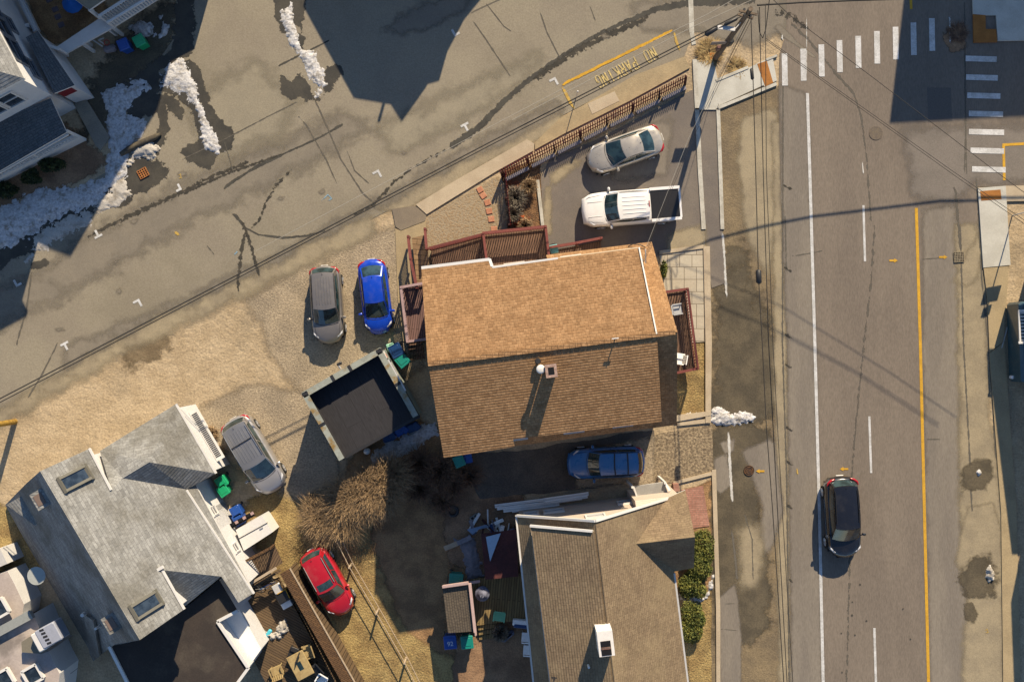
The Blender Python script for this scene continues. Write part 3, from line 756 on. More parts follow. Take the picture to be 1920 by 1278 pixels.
grate(269, 325, .55, .5, .5, 4, 4, 'rusty orange drain grate in the wet patch by the snow', gm('rusty_iron', A(196, 124, 62), A(170, 104, 54), 6, 18, .25))
def manhole(px, py, rad, label, mt, z):
    root = empty('manhole_cover', G(px, py, z), label=label, cat='manhole')
    mb = MB(); mb.cyl(G(px, py, z), rad, rad, .02, mt, 28, False); mb.build('cover', root)
    mb = MB(); c = G(px, py, z + .02)
    for rr in ((rad * .95, rad * .62) if rad < .35 else ()):
        mb.tube([(c.x + rr * math.cos(a * .2618), c.y + rr * math.sin(a * .2618), c.z + .004) for a in range(25)], .018, M_iron, 5)
    if mb.v: mb.build('ring', root)
manhole(1404, 881.5, .31, 'dark rusty iron manhole cover in the damp verge by the white line', M_iron, .03)
manhole(1642, 250, .40, 'worn tan manhole cover flush in the main road', gm('worn_iron', A(126, 108, 82), A(116, 100, 80), 6, 16, .2), .034)
T = None

# ------------------------------------------------------------------ snow
def snow(name, pts, h, label, mt=M_snow, **k):
    mb = MB(); heap(mb, pts, h, mt, **k)
    return mb.build(name, label=label, kind='stuff', cat='snow')
snow('snow', [(298, 150), (316, 114), (345, 107), (362, 135), (374, 180), (392, 228), (412, 262), (424, 284), (408, 288), (384, 282), (378, 258), (372, 222), (350, 186), (328, 172), (300, 165)], .2, 'long white snowbank with a pointed end beside the wet asphalt', seed=2, edge=.45, jag=.3)
snow('snow', [(541, -20), (546, -20), (550, 16), (553, 42), (566, 66), (564, 92), (594, 98), (606, 130), (611, 160), (600, 184), (588, 183), (594, 165), (582, 148), (570, 122), (552, 98), (540, 86), (534, 55), (526, 40), (528, 18), (541, 14)], .2, 'narrow white snowbank lying across the parking area at the top', seed=5, edge=.35)
snow('snow', [(-30, 405), (40, 372), (68, 352), (100, 352), (140, 352), (192, 332), (206, 300), (202, 240), (200, 205), (185, 175), (205, 165), (262, 150), (285, 165), (250, 190), (235, 212), (280, 225), (285, 235), (255, 262), (240, 300), (238, 330), (180, 385), (120, 405), (60, 440), (-30, 490)], .3, 'wide snow cover around the shaded white house', M_snow, seed=9, edge=.5, res=.09, jag=.3)
snow('snow', [(250, 275), (272, 262), (285, 262), (300, 285), (292, 300), (268, 296), (240, 308)], .25, 'small sunlit snow heap behind the wet log', M_snowdirty, seed=12, edge=.2)
snow('snow', [(180, 375), (232, 330), (242, 340), (246, 366), (215, 392), (175, 408)], .12, 'thin dirty snow strip along the road edge', M_snowdirty, seed=15, edge=.2, jag=.3)
snow('snow', [(60, 440), (125, 405), (180, 392), (165, 425), (110, 452), (50, 492)], .12, 'slushy dirty snow in the shade along the road edge', M_snowdirty, seed=16, edge=.2, jag=.35)
snow('snow', [(245, 48), (262, 42), (288, 50), (292, 66), (270, 72), (250, 72)], .4, 'round snow heap behind the blue and green bins', M_snow, seed=18, edge=.3)
snow('snow', [(300, 30), (306, 30), (315, 52), (312, 68), (298, 72), (306, 58)], .3, 'thin curved snow streak right of the two bins', M_snow, seed=19, edge=.2)
snow('snow', [(1333, 768), (1346, 760), (1370, 770), (1396, 772), (1416, 782), (1412, 792), (1380, 798), (1345, 796), (1334, 790)], .3, 'white snow pile on the verge at the end of the wall', M_snow, seed=21, edge=.3, res=.05, rough=.6)
snow('snow', [(1274, 778), (1290, 774), (1316, 776), (1312, 786), (1278, 790)], .15, 'dirty snow strip between two low concrete walls', M_snowdirty, seed=23, edge=.15)
snow('snow', [(694, 852), (720, 832), (752, 818), (790, 796), (815, 792), (822, 815), (790, 836), (745, 860), (700, 874)], .25, 'shaded snow patch behind the flat roofed garage', M_snow, seed=25, edge=.4)
snow('snow', [(1274, 1112), (1300, 1112), (1320, 1120), (1334, 1080), (1338, 1078), (1336, 1102), (1322, 1124), (1300, 1132), (1276, 1124)], .25, 'snow patch between the green shrubs beside the taupe house', M_snow, seed=27, edge=.2)
snow('snow', [(1828, 884), (1836, 878), (1841, 886), (1834, 894)], .3, 'tiny melting snow lump on the upper wet spot', M_snow, seed=30, edge=.15, res=.04, jag=.12)
snow('snow', [(1850, 1062), (1858, 1054), (1864, 1072), (1862, 1086), (1854, 1090), (1846, 1082)], .35, 'melting snow lump on the lower wet spot by the road', M_snowdirty, seed=31, edge=.15, res=.04, jag=.12)
# ------------------------------------------------------------------ building materials
M_brown = shingle('brown_shingles', A(208, 157, 102, .48), A(180, 132, 83, .48), A(162, 117, 73, .48), .22, .145, .014, ga=.3)
M_greysh = shingle('grey_shingles', A(180, 171, 150, .54), A(152, 144, 126, .54), A(134, 127, 113, .54), .42, .17, .012, blotch=A(132, 121, 98, .45), ga=.26)
M_taupe = shingle('taupe_shingles', A(162, 134, 96, .54), A(144, 118, 85, .54), A(120, 98, 70, .5), .3, .14, .013, blotch=A(176, 148, 104, .5), ga=.22)
M_slate = shingle('slate_shingles', (.10, .11, .12, 1), (.075, .085, .095, 1), (.04, .045, .05, 1), .3, .14, .015)
M_trim = flat('white_trim', (.56, .55, .53, 1), .5, .4, 0, .06)
M_wsiding = siding('white_siding', (.52, .52, .52, 1))
M_tan = siding('tan_siding', (.46, .37, .26, 1))
M_pinksid = siding('beige_siding', (.44, .37, .31, 1))
M_win = glass('window_glass', (.012, .018, .026, 1), .08)
M_flatroof = gm('dark_flat_roof', A(74, 62, 50, .62), A(66, 56, 46, .62), .6, 10, .16, .004, 12, c3=A(88, 76, 60), s3=.5)
M_blackroof = planks('charcoal_membrane', A(62, 57, 53, .62), A(56, 52, 49, .62), .95, math.radians(62), 9, .012, ga=.4, seam=.7)
M_pinkroof = gm('pale_membrane', A(206, 184, 156, .62), A(192, 170, 146, .62), .5, 9, .1, .004, 10, c3=A(164, 146, 124, .5), s3=.4)
M_parapet = gm('painted_parapet', A(182, 178, 150, .55), A(168, 164, 138, .55), 2, 10, .1, c3=A(170, 132, 70, .5), s3=1.6)
M_deck = planks('brown_deck_boards', A(150, 112, 82, .5), A(132, 98, 72, .5), .14, math.radians(7.5 + 90), 3.2)
M_rail = flat('red_brown_stain', A(142, 76, 62, .55), .7, .25, 0, .2)
M_railpale = flat('weathered_pink_rail', A(196, 158, 140, .55), .75, .2, 0, .2)
M_brick = shingle('chimney_brick', A(150, 104, 76, .5), A(128, 88, 66, .5), A(140, 124, 104, .5), .22, .075, .006)
M_metal = flat('galvanised_metal', (.55, .54, .52, 1), .4, .5, .3, .1)
M_black = flat('black_plastic', (.02, .02, .022, 1), .5, .4)

def wallwindow(parent, c, e, w, h, z, nrm, frame=M_trim, pane=M_win, name='window'):
    # c: point on wall (x,y), e: unit along the wall, nrm: outward unit
    e = Vector((e.x, e.y, 0)).normalized(); nrm = Vector((nrm.x, nrm.y, 0)).normalized(); c = Vector((c.x, c.y, z))
    mb = MB(); t = .09
    for s in (-1, 1):
        mb.bar(c + e * s * (w / 2) - Vector((0, 0, h / 2)) + nrm * .03, c + e * s * (w / 2) + Vector((0, 0, h / 2)) + nrm * .03, t, .1, frame)
        mb.bar(c - e * (w / 2 + .05) + Vector((0, 0, s * h / 2)) + nrm * .034, c + e * (w / 2 + .05) + Vector((0, 0, s * h / 2)) + nrm * .034, .11, t, frame)
    mb.bar(c - e * w / 2 + nrm * .026, c + e * w / 2 + nrm * .026, .07, .05, frame)
    o = mb.build(name, parent)
    p = MB(); a, b = c - e * (w / 2) + nrm * .012, c + e * (w / 2) + nrm * .012; u = Vector((0, 0, h / 2))
    p.add([a - u, b - u, b + u, a + u], [(0, 1, 2, 3)], pane); p.build('pane', o)

# ================================================================== brown main house
root = empty('house', G(1030, 640), label='big brown shingled house in the middle with a brick chimney', cat='house')
RW, RE = W(802, 682, 8.3), W(1270, 622, 8.3)
e = (RE - RW); Lr = e.length; e.normalize(); n = Vector((-e.y, e.x, 0)); Z = Vector((0, 0, 1))
def at(s, t, z): return Vector((RW.x, RW.y, 0)) + e * s + n * t + Z * z
pN = plane3(RW, RE, at(0, 5, 8.3 - 5 * .25)); pS = plane3(RW, RE, at(0, -5, 8.3 - 5 * .31))
qN = plane3(RW, RE, at(0, 5, 8.3 - 5 * .80)); qS = plane3(RW, RE, at(0, -5, 8.3 - 5 * .80))
body = MB()
body.section(at(0, 0, 0), e, n, [(-4.5, 0), (4.5, 0), (4.5, 4.4), (0, 8.0), (-4.5, 4.4)], .25, Lr - .35, M_tan)
body.section(at(0, 0, 0), e, n, [(-4.4, 3.5), (4.6, 3.5), (4.6, 6.9), (0, 8.02), (-4.4, 6.5)], .22, Lr - 1.25, M_tan)
body.build('wall', root)
rf = MB()
rf.plate([onp(pN, *p) for p in ((802, 682), (1231, 627.5), (1198, 465), (1030, 486), (923, 500), (918, 487), (790, 503))], .16, M_brown, M_trim)
rf.plate([onp(pS, *p) for p in ((803, 683), (1232, 628.5), (1241, 790), (962, 823), (965, 837), (832, 858))], .16, M_brown, M_brown)
# steep lower roof showing at the east end and under the dormers
rf.plate([onp(qN, *p) for p in ((1215, 629), (1270, 622), (1222, 453), (1024, 478), (1030, 500), (1170, 500))], .14, M_brown, M_brown)
rf.plate([onp(qS, *p) for p in ((1215, 630), (1270, 623), (1269, 796), (965, 836), (968, 815), (1200, 780))], .14, M_brown, M_brown)
R_ = rf.build('roof', root)
rc = MB()
for k in range(int(Lr / .3)): rc.box(at(.15 + k * .3, 0, 8.33), (.29, .26, .03), M_brown, math.atan2(e.y, e.x), .01)
rc.build('ridge_cap', R_)
mb = MB(); mb.bar(onp(pN, 1231, 626, .02), onp(pN, 1198, 464, .02), .07, .1, M_trim); mb.build('drip_edge', root)
for a_, b_, w_ in (((790, 502), (918, 486), .15), ((918, 486), (923, 500), .15), ((923, 501), (1046, 484), .1)):
    mb = MB(); mb.bar(onp(pN, *a_, -.05), onp(pN, *b_, -.05), w_, .14, M_trim); mb.build('gutter', root)
ch = MB(); c = onp(pS, 1033, 700); zt = 9.0; c0 = W(1033.5, 695, zt); ra = math.atan2(e.y, e.x)
ch.box((c0.x, c0.y, 8.0), (.50, .58, 1.9), M_brick, ra); ch.box((c0.x, c0.y, zt), (.58, .66, .1), gm('mortar_cap', A(196, 158, 128), A(170, 134, 108), 5, 14, .2), ra)
C1 = ch.build('chimney', root); ch = MB(); ch.box((c0.x, c0.y, zt + .056), (.3, .36, .016), M_dark, ra); ch.build('flue', C1)
vp = MB(); c1 = W(1014, 692, 8.9); vp.tube([(c1.x, c1.y, 7.6), (c1.x, c1.y, 8.8)], .13, M_metal, 10); vp.ball((c1.x, c1.y, 8.86), (.23, .23, .08), M_trim, 8); vp.build('vent_pipe', root)
vp = MB(); c1 = W(1008.5, 677, 8.4); vp.tube([(c1.x, c1.y, 7.8), (c1.x, c1.y, 8.4)], .07, M_black, 8); vp.cyl((c1.x, c1.y, 8.3), .16, .12, .12, M_black, 10); vp.build('roof_vent', root)
mp = MB(); m0 = onp(pN, 1153, 634, 0); mp.tube([m0, m0 + Z * .5], .03, M_trim, 6); mp.bar(m0 + Z * .45 - e * .2, m0 + Z * .45 + e * .14, .05, .05, M_trim); mp.build('mast_bracket', root)
mp = MB(); m1 = onp(qN, 1205, 487, .02); mp.tube([m1, m1 + Vector((.1, -.2, .5)), m1 + Vector((.05, .5, .7))], .035, M_trim, 6); mp.tube([onp(qN, 1178, 462, .05), onp(qN, 1186, 458, .25), onp(qN, 1200, 460, .25), onp(qN, 1210, 464, .08)], .025, M_black, 6); mp.build('service_mast', root)
for s in (1.6, 4.0, 7.0, 9.6): wallwindow(root, at(s, -4.55, 0), e, 1.0, 1.1, 5.4, -n)
for s in (2.0, 5.0, 8.0): wallwindow(root, at(s, 4.6, 0), e, 1.0, 1.1, 5.6, n)
for t in (-2, 2): wallwindow(root, at(Lr - .35, t, 0), n, .9, 1.2, 2.0, e); wallwindow(root, at(.22, t, 0), n, .9, 1.2, 5.0, -e)

def railing(name, pts, h, mat, parent, spacing=.14, bal=.035, toprail=.14, low=.12, world=True):
    mb = MB(); mp_ = MB()
    for a, b in zip(pts[:-1], pts[1:]):
        a, b = Vector(a), Vector(b); L = (b - a).length
        mb.bar(a + Z * h, b + Z * h, toprail, .05, mat); mb.bar(a + Z * low, b + Z * low, .05, .07, mat); mb.bar(a + Z * (h - .1), b + Z * (h - .1), .05, .07, mat)
        k = max(1, int(L / spacing))
        for i in range(1, k):
            p = a + (b - a) * i / k; mp_.bar(p + Z * low, p + Z * (h - .1), bal, bal, mat)
    for p in pts: mb.bar(Vector(p), Vector(p) + Z * (h + .06), .12, .12, mat)
    o = mb.build(name, parent)
    mp_.build('baluster', o)  # railing balusters, joined into one mesh
    return o
# ---- north deck with its stairs
dk = empty('deck', G(965, 462), label='brown railed deck on the north side with slatted shadows', cat='deck')
zd = 1.3
P_ = [W(907, 440, zd), W(1022, 428, zd), W(1030, 500, zd), W(916, 512, zd)]
mb = MB(); mb.plate(P_, .18, M_deck, M_rail); mb.build('floor', dk)
mb = MB()
for p in P_: mb.bar(Vector((p.x, p.y, 0)), p - Z * .2, .12, .12, M_rail)
mb.build('post', dk)
railing('railing', [P_[3] + n * .2, P_[0], P_[1], P_[2]], 1.0, M_rail, dk)
st = MB(); a0, a1, b0, b1 = W(907, 442, zd), W(916, 508, zd), W(808, 468, .35), W(812, 515, .35)
for i in range(9):
    t = (i + .5) / 9; st.plate([a0.lerp(b0, t - .055), a0.lerp(b0, t + .055), a1.lerp(b1, t + .055), a1.lerp(b1, t - .055)], .05, M_deck, M_rail)
st.bar(a0 - Z * .1, b0 - Z * .1, .06, .25, M_rail); st.bar(a1 - Z * .1, b1 - Z * .1, .06, .25, M_rail); st.build('stair_flight', dk)
railing('stair_railing', [b0 + Z * .1, a0], .95, M_rail, dk); railing('stair_railing', [b1 + Z * .1, a1], .95, M_rail, dk)
la = MB(); zl = .55
la.plate([W(772, 446, zl), W(800, 440, zl), W(806, 520, zl), W(782, 535, zl)], .1, planks('tan_stair_boards', A(176, 138, 92, .55), A(154, 118, 80, .55), .3, math.radians(5)), M_rail); la.build('landing', dk)
railing('landing_railing', [W(768, 446, zl - .1), W(772, 486, zl), W(784, 540, zl)], .95, M_rail, dk)
railing('landing_railing', [W(799, 432, zl - .1), W(802, 468, zl)], .95, M_rail, dk)
# ---- west porch
pr = empty('deck', G(775, 585), label='small west porch with a pale weathered handrail near the blue car', cat='deck')
zp = .6; Q = [W(755, 540, zp), W(800, 532, zp), W(812, 634, zp), W(767, 640, zp)]
mb = MB(); mb.plate(Q, .14, planks('porch_boards', A(152, 112, 94, .5), A(132, 98, 82, .5), .13, math.radians(97)), M_rail); mb.build('floor', pr)
railing('railing', [Q[1], Q[0], Q[3], Q[2]], 1.0, M_railpale, pr)
mb = MB()
for i in range(4): mb.plate([W(762 + i * 2, 640 + i * 9, .5 - i * .13), W(790 + i * 2, 637 + i * 9, .5 - i * .13), W(791 + i * 2, 645 + i * 9, .5 - i * .13), W(763 + i * 2, 648 + i * 9, .5 - i * .13)], .05, M_deck, M_rail)
mb.build('steps', pr)
# ---- east ramp rail
rr = empty('ramp_railing', G(1080, 462), label='single brown ramp rail with a square end post beside the white pickup', cat='railing')
zr_ = .3; mb = MB(); mb.plate([W(1030, 470, zr_), W(1126, 452, .1), W(1132, 488, .1), W(1036, 500, zr_)], .1, M_deck, M_rail); mb.build('ramp_floor', rr)
railing('railing', [W(1032, 466, zr_), W(1080, 458, .2), W(1125, 449, .12)], 1.0, M_rail, rr)
# ---- east porch
pr = empty('deck', G(1272, 615), label='narrow east porch with a red brown railing beside the paved terrace', cat='deck')
zp = .8; Q = [W(1240, 549, zp), W(1284, 543, zp), W(1303, 690, zp), W(1262, 698, zp)]
mb = MB(); mb.plate(Q, .14, M_deck, M_rail); mb.build('floor', pr); railing('railing', [Q[0], Q[1], Q[2], Q[3]], .95, M_rail, pr, .16)
def chair(name, px, py, z, rot, mat, label, group=None, arm=True, w=.55):
    o = empty(name, G(px, py, z) if z < .3 else W(px, py, z), rot, label=label, cat='chair', group=group)
    mb = MB(); mb.box((0, 0, .42), (w, .5, .05), mat, 0, .02); mb.build('seat', o, False)
    mb = MB()
    for k in range(6): mb.bar((-w / 2 + .05 + k * (w - .1) / 5, -.25, .45), (-w / 2 + .05 + k * (w - .1) / 5, -.4, .95), .06, .03, mat)
    mb.bar((-w / 2, -.4, .95), (w / 2, -.4, .95), .05, .06, mat); mb.build('backrest', o, False)
    for x in (-1, 1):
        for y in (-1, 1):
            mb = MB(); mb.bar((x * w * .44, y * .21, 0), (x * w * .44, y * .21, .42), .045, .045, mat); mb.build('leg', o, False)
        if arm: mb = MB(); mb.bar((x * w * .52, -.3, .64), (x * w * .52, .24, .64), .07, .035, mat); mb.bar((x * w * .52, .22, .42), (x * w * .52, .22, .64), .04, .04, mat); mb.build('armrest', o, False)
    return o
M_whitepl = flat('white_plastic', (.75, .75, .74, 1), .45, .4)
chair('porch_chair', 1270, 672, .8, 1.4, M_whitepl, 'white plastic chair at the south end of the narrow east porch')
chair('porch_chair', 1268, 580, .8, -1.4, flat('grey_chair_paint', (.35, .36, .38, 1), .5), 'grey metal chair at the north end of the narrow east porch')

# ================================================================== garage
root = empty('garage', G(675, 755), label='square black flat roofed garage with a pale parapet and a sign', cat='garage')
zg = 3.5; K = [W(566, 737, zg), W(713, 652, zg), W(785, 781, zg), W(637, 863, zg)]
cen = sum(K, Vector()) / 4
gw = MB(); gw.prism([k + (cen - k).normalized() * .12 for k in K], 0, 2.72, siding('garage_siding', (.22, .25, .22, 1)), M_blackroof); gw.build('wall', root)
rfm = MB(); rfm.poly([k.lerp(cen, .03) - Z * (zg - 2.728) for k in K], M_blackroof); RO = rfm.build('roof', root)
pp = MB()
for a, b in ((0, 1), (1, 2), (3, 0)):
    A0, B0 = K[a], K[b]; d = (B0 - A0).normalized(); nn = Vector((-d.y, d.x, 0)); nn = nn if nn.dot(cen - A0) > 0 else -nn
    if a == 1: B0 = B0 - d * .1
    pp.bar(A0 + nn * .12 - Z * .4, B0 + nn * .12 - Z * .4, .22, .8, M_blackroof); pp.bar(A0 + nn * .13 + Z * .012, B0 + nn * .13 + Z * .012, .33, .035, M_parapet)
    for t in (.38 if a == 0 else .52, .6 if a == 0 else 2):
        if t < 1: q = A0.lerp(B0, t) + nn * .13 + Z * .03; pp.bar(q - d * .08, q + d * .08, .36, .05, M_black)
for k in (0, 1): pp.box(K[k] + (cen - K[k]).normalized() * .18 + Z * .01, (.34, .2, .06), M_black, .3)
pp.build('parapet', root)
d = (K[3] - K[2]).normalized(); mb = MB(); mb.bar(K[2] - Z * .82, K[3] - Z * .82, .16, .12, M_black); mb.build('gutter', root)
# sign on the north-east face, with a pale script and a row of small letters
d = (K[2] - K[1]).normalized(); nn = Vector((d.y * -1, d.x, 0)); nn = nn if nn.dot(cen - K[1]) < 0 else -nn
sg = MB(); a = K[1] + d * .78 - Z * .34 + nn * .07; b = K[1] + d * 2.75 - Z * .34 + nn * .07
sg.bar(a, b, .06, .62, flat('sign_black', (.02, .02, .03, 1), .4)); sg.bar(a + Z * .33, b + Z * .33, .08, .05, M_metal)
SG = sg.build('sign', root)
sl = MB()
for k in range(26):
    t = .10 + k * .031; q = a.lerp(b, t) + nn * .036; hgt = (.08 + .06 * abs(math.sin(k * 1.9))) if k < 13 else .2
    sl.bar(q - Z * hgt * .5, q + Z * hgt * .5 + d * (.03 if k < 13 else 0), .03, .025, M_trim)
for k in range(14): t = .1 + k * .03; sl.bar(a.lerp(b, t) + nn * .036 + Z * (.05 * math.sin(k)), a.lerp(b, t + .03) + nn * .036 + Z * (.05 * math.sin(k + 1)), .02, .02, M_trim)
sl.build('lettering', SG)
mb = MB(); q = K[1] + d * .45 - Z * .2 + nn * .05; mb.bar(q - d * .22, q + d * .22, .04, .36, M_trim); mb.bar(q - d * .05 + nn * .022 - Z * .02, q + d * .2 + nn * .022 - Z * .02, .02, .24, flat('sticker_orange', A(214, 120, 80), .5)); mb.build('notice', root)
d0 = (K[1] - K[0]).normalized(); n0 = Vector((-d0.y, d0.x, 0)); n0 = n0 if n0.dot(cen - K[0]) < 0 else -n0
mb = MB(); q = K[0].lerp(K[1], .5) + n0 * .1 - Z * .2; mb.tube([q, q + n0 * .22 + Z * .06], .05, M_metal, 8); mb.box(q + n0 * .28 + Z * .06 + d0 * .08, (.3, .16, .12), M_black, .5, .03); mb.build('flood_lamp', root)

# ================================================================== taupe house (south-east)
root = empty('house', G(1130, 1140), label='taupe shingled house with a white chimney beside the green shrubs', cat='house')
RN, RS = W(1116, 976, 8.0), W(1162, 1360, 8.0)
e = (RS - RN); Lr = e.length; e.normalize(); n = Vector((-e.y, e.x, 0)); n = n if n.x > 0 else -n   # n points east
def at(s, t, z): return Vector((RN.x, RN.y, 0)) + e * s + n * t + Z * z
E_ = plane3(RN, RS, at(0, 4.28, 4.2)); Wst = plane3(RN, RS, at(0, -4.1, 4.4)); Wd = plane3(RN, RS, at(0, -3.5, 6.9))
rc_i, rc_o = onp(E_, 1193, 1019), None
zc = rc_i.z; rc_o = W(1303, 1006, zc); cN = W(1285, 918, 4.2); cS = W(1301, 1064, 4.2)
body = MB()
body.section(at(0, 0, 0), e, n, [(-3.9, 0), (4.05, 0), (4.05, 4.25), (0, 7.85), (-3.9, 4.4)], .3, Lr - .3, M_pinksid)
body.section(at(0, 0, 0), e, n, [(-3.3, 4.4), (0, 4.4), (0, 7.86), (-3.3, 6.85)], .62, Lr - .3, M_pinksid)
ce = (rc_o - rc_i); ce.z = 0; ce.normalize(); cn = Vector((-ce.y, ce.x, 0)); wd = abs((cN - rc_o).dot(cn)) - .28; ln = (rc_o - rc_i).length - .25
o0 = Vector((rc_i.x, rc_i.y, 0)); body.section(o0, ce, cn, [(-wd, 0), (wd, 0), (wd, 4.1), (0, zc - .16), (-wd, 4.1)], .4, ln, M_pinksid)
body.build('wall', root)
rf = MB()
ridge2 = onp(E_, 1163, 1362)
valN = onp(E_, 1250, 932); valS = onp(E_, 1264, 1072)
rf.plate([RN, onp(E_, 1252, 934), rc_i + Vector((0, 0, -.0)), onp(E_, 1264, 1070), onp(E_, 1290, 1278), onp(E_, 1300, 1362), RS], .14, M_taupe, M_trim)
rf.plate([RN - Z * .004, onp(Wst, 969, 966), onp(Wst, 1010, 1362), RS - Z * .004], .14, M_taupe, M_trim)
rf.plate([at(.5, -.12, 7.99), onp(Wd, 995, 985), onp(Wd, 1042, 1362), at(Lr, -.12, 7.99)], .13, M_taupe, M_trim)
rf.plate([rc_i + Z * .01, rc_o + Z * .01, cN, W(1249, 934, 4.25)], .12, M_taupe, M_trim)
rf.plate([rc_i + Z * .008, rc_o + Z * .008, cS, W(1263, 1071, 4.25)], .12, M_taupe, M_taupe)
rf.build('roof', root)
for nm_, a_, b_, m_ in (('rake_board', RN + Z * .02, onp(Wst, 969, 966, .02), M_trim), ('rake_board', RN + Z * .02, onp(E_, 1252, 934, .02), M_trim), ('rake_board', onp(Wd, 994, 985, .02), at(.5, -.2, 8.0), M_trim),
        ('gutter', onp(Wst, 968, 966, -.04), onp(Wst, 1009, 1362, -.04), M_trim), ('gutter', onp(E_, 1264, 1074, -.04), onp(E_, 1300, 1362, -.04), M_metal)):
    mb = MB(); mb.bar(a_, b_, .12, .14, m_); mb.build(nm_, root)
c0 = W(1136, 1206, 9.2); ch = MB(); ra = math.atan2(e.y, e.x)
ch.box((c0.x, c0.y, 8.2), (1.25, .78, 2.0), flat('chimney_white', (.6, .58, .55, 1), .7), ra); CH = ch.build('chimney', root)
ch = MB(); ch.box((c0.x + .1 * e.x, c0.y + .1 * e.y - .12, 9.205), (.72, .5, .03), M_dark, ra); ch.box((c0.x + .1 * e.x, c0.y + .1 * e.y - .12, 9.225), (.12, .5, .03), M_brick, ra); ch.build('flue', CH)
for px, py in ((1103, 1246),): mb = MB(); q = onp(Wd, px, py); mb.tube([q - Z * .1, q + Z * .42], .06, M_trim, 8); mb.build('vent_pipe', root)
mb = MB(); q = onp(Wd, 1040, 1268); mb.tube([q, q + Z * .5], .025, M_black, 6); mb.tube([q + Z * .5, q + Vector((-.15, .1, .55))], .02, M_black, 6); mb.bar(q + Vector((.1, .1, .5)), q + Vector((-.2, .12, .45)), .05, .05, M_black); mb.build('roof_bracket', root)
for t, w in ((-1.9, 1.1), (.2, 1.0), (-3.2, .8), (2.2, .9)): wallwindow(root, at(.3, t, 0), n, w, 1.0, 2.0 if t != .2 else 5.2, -e)
for s in (2, 4.5, 7): wallwindow(root, at(s, 4.05, 0), e, 1, 1.2, 2, n)
aw = MB(); za = 2.5
aw.plate([W(1183, 912, za), W(1245, 903, za), W(1252, 922, za), W(1200, 938, za)], .1, gm('porch_slab_grey', A(178, 168, 144), A(160, 150, 130), 1, 12, .1), M_trim)
for p in ((1185, 912), (1246, 904)): q = W(*p, za); aw.bar((q.x, q.y, 0), q + Z * .25, .12, .12, M_trim)
aw.bar(W(1188, 912, za + .2), W(1196, 936, za + .1), .09, .1, M_trim); aw.bar(W(1246, 903, za + .05), W(1256, 920, za + .3), .12, .12, M_trim)
aw.build('porch_roof', root)
mb = MB(); q = G(1265, 912); mb.prism([G(1260, 905), G(1270, 904), G(1272, 918), G(1261, 919)], 0, .5, M_redbrick); mb.build('brick_planter', label='small red brick planter at the corner of the taupe house', cat='planter')

# long white boards stacked along the wall
gp = 'long white boards stacked along the taupe house'
for i, (x0, y0, x1, y1, w, z) in enumerate(((928, 947, 1052, 931, .2, .3), (932, 951, 1040, 938, .16, .42), (944, 955, 1048, 942, .2, .36), (935, 944, 1030, 932, .14, .5), (960, 957, 1040, 947, .14, .22), (1018, 934, 1102, 922, .2, .55), (1020, 938, 1100, 927, .16, .66), (1016, 941, 1090, 931, .16, .5))):
    mb = MB(); mb.bar(G(x0, y0, z), G(x1, y1, z + .05), w, .05, M_whitepl); mb.bar(G(x0, y0, z + .04), G(x1, y1, z + .09), w * .4, .03, M_trim)
    mb.build('white_board', label='long white board lying in the pile along the taupe house wall', cat='board', group=gp)

# ================================================================== grey house (south-west)
root = empty('house', G(290, 1010), label='large grey shingled house with skylights and white eaves', cat='house')
RN, RS = W(75, 883, 8.0), W(262, 1199, 8.0)
e = (RS - RN); Lr = e.length; e.normalize(); n = Vector((-e.y, e.x, 0)); n = n if n.x > 0 else -n
def at(s, t, z): return Vector((RN.x, RN.y, 0)) + e * s + n * t + Z * z
pE = plane3(RN, RS, at(0, 5.0, 3.5)); pW = plane3(RN, RS, at(0, -4.0, 3.1))
def PE(x, y, dz=0): return onp(pE, x, y, dz)
def PW(x, y, dz=0): return onp(pW, x, y, dz)
tL = (PE(188, 880) - at(0, 0, 0)).dot(n) - .3
body = MB()
body.section(at(0, 0, 0), e, n, [(-3.9, 0), (tL, 0), (tL, 7.6 - tL * .95), (0, 7.7), (-3.7, 3.2)], .35, Lr - .3, M_wsiding)
body.section(at(0, 0, 0), e, n, [(tL - .2, 0), (4.7, 0), (4.7, 3.4), (tL - .2, 7.4 - tL * .95)], 4.4, min((PE(305, 1068) - at(0, 0, 0)).dot(e), (PE(415, 1080) - at(0, 0, 0)).dot(e)) - .25, M_wsiding); body.section(at(0, 0, 0), e, n, [(4.2, 0), (4.7, 0), (4.7, 3.3), (4.2, 3.4)], 6, 10.6, M_wsiding)
zE = 3.5
wr0 = PE(230, 896); wr1 = W(280, 866, wr0.z); wN = W(330, 757, zE); wS = W(405, 887, zE); wNW = W(187, 845, 4.9); vS = PE(350, 917)
cc = (wN + wS + wr0) / 3
body.prism([wN.lerp(cc, .09), wS.lerp(cc, .09), vS.lerp(cc, .12), wr0, wNW.lerp(cc, .2)], 0, zE - .1, M_wsiding)
body.build('wall', root)
rf = MB(); th = .16
rf.plate([RN, PE(167, 841), PE(209, 918), wr0 - Z * .0, vS, PE(366, 908), PE(476, 1111), PE(447, 1129), PE(415, 1080), PE(305, 1068), PE(346, 1141), RS], th, M_greysh, M_trim)
rf.plate([RN - Z * .004, PW(50, 905), PW(10, 946), PW(172, 1238), PW(216, 1207), RS - Z * .004], th, M_greysh, M_greysh)
rf.plate([wr0 + Z * .006, wr1 + Z * .006, wN, wNW, PE(209, 919)], th, M_greysh, M_trim)
rf.plate([wr1 + Z * .004, wN, wS], th, M_greysh, M_trim)
rf.plate([wr0 + Z * .004, wr1 + Z * .004, wS, vS], th, M_greysh, M_greysh)
h0, h1 = PE(305, 1068), PE(415, 1080)
rf.plate([h0 + Z * .004, h1 + Z * .004, W(345, 1137, h0.z - 1.9)], th, M_greysh, M_greysh)
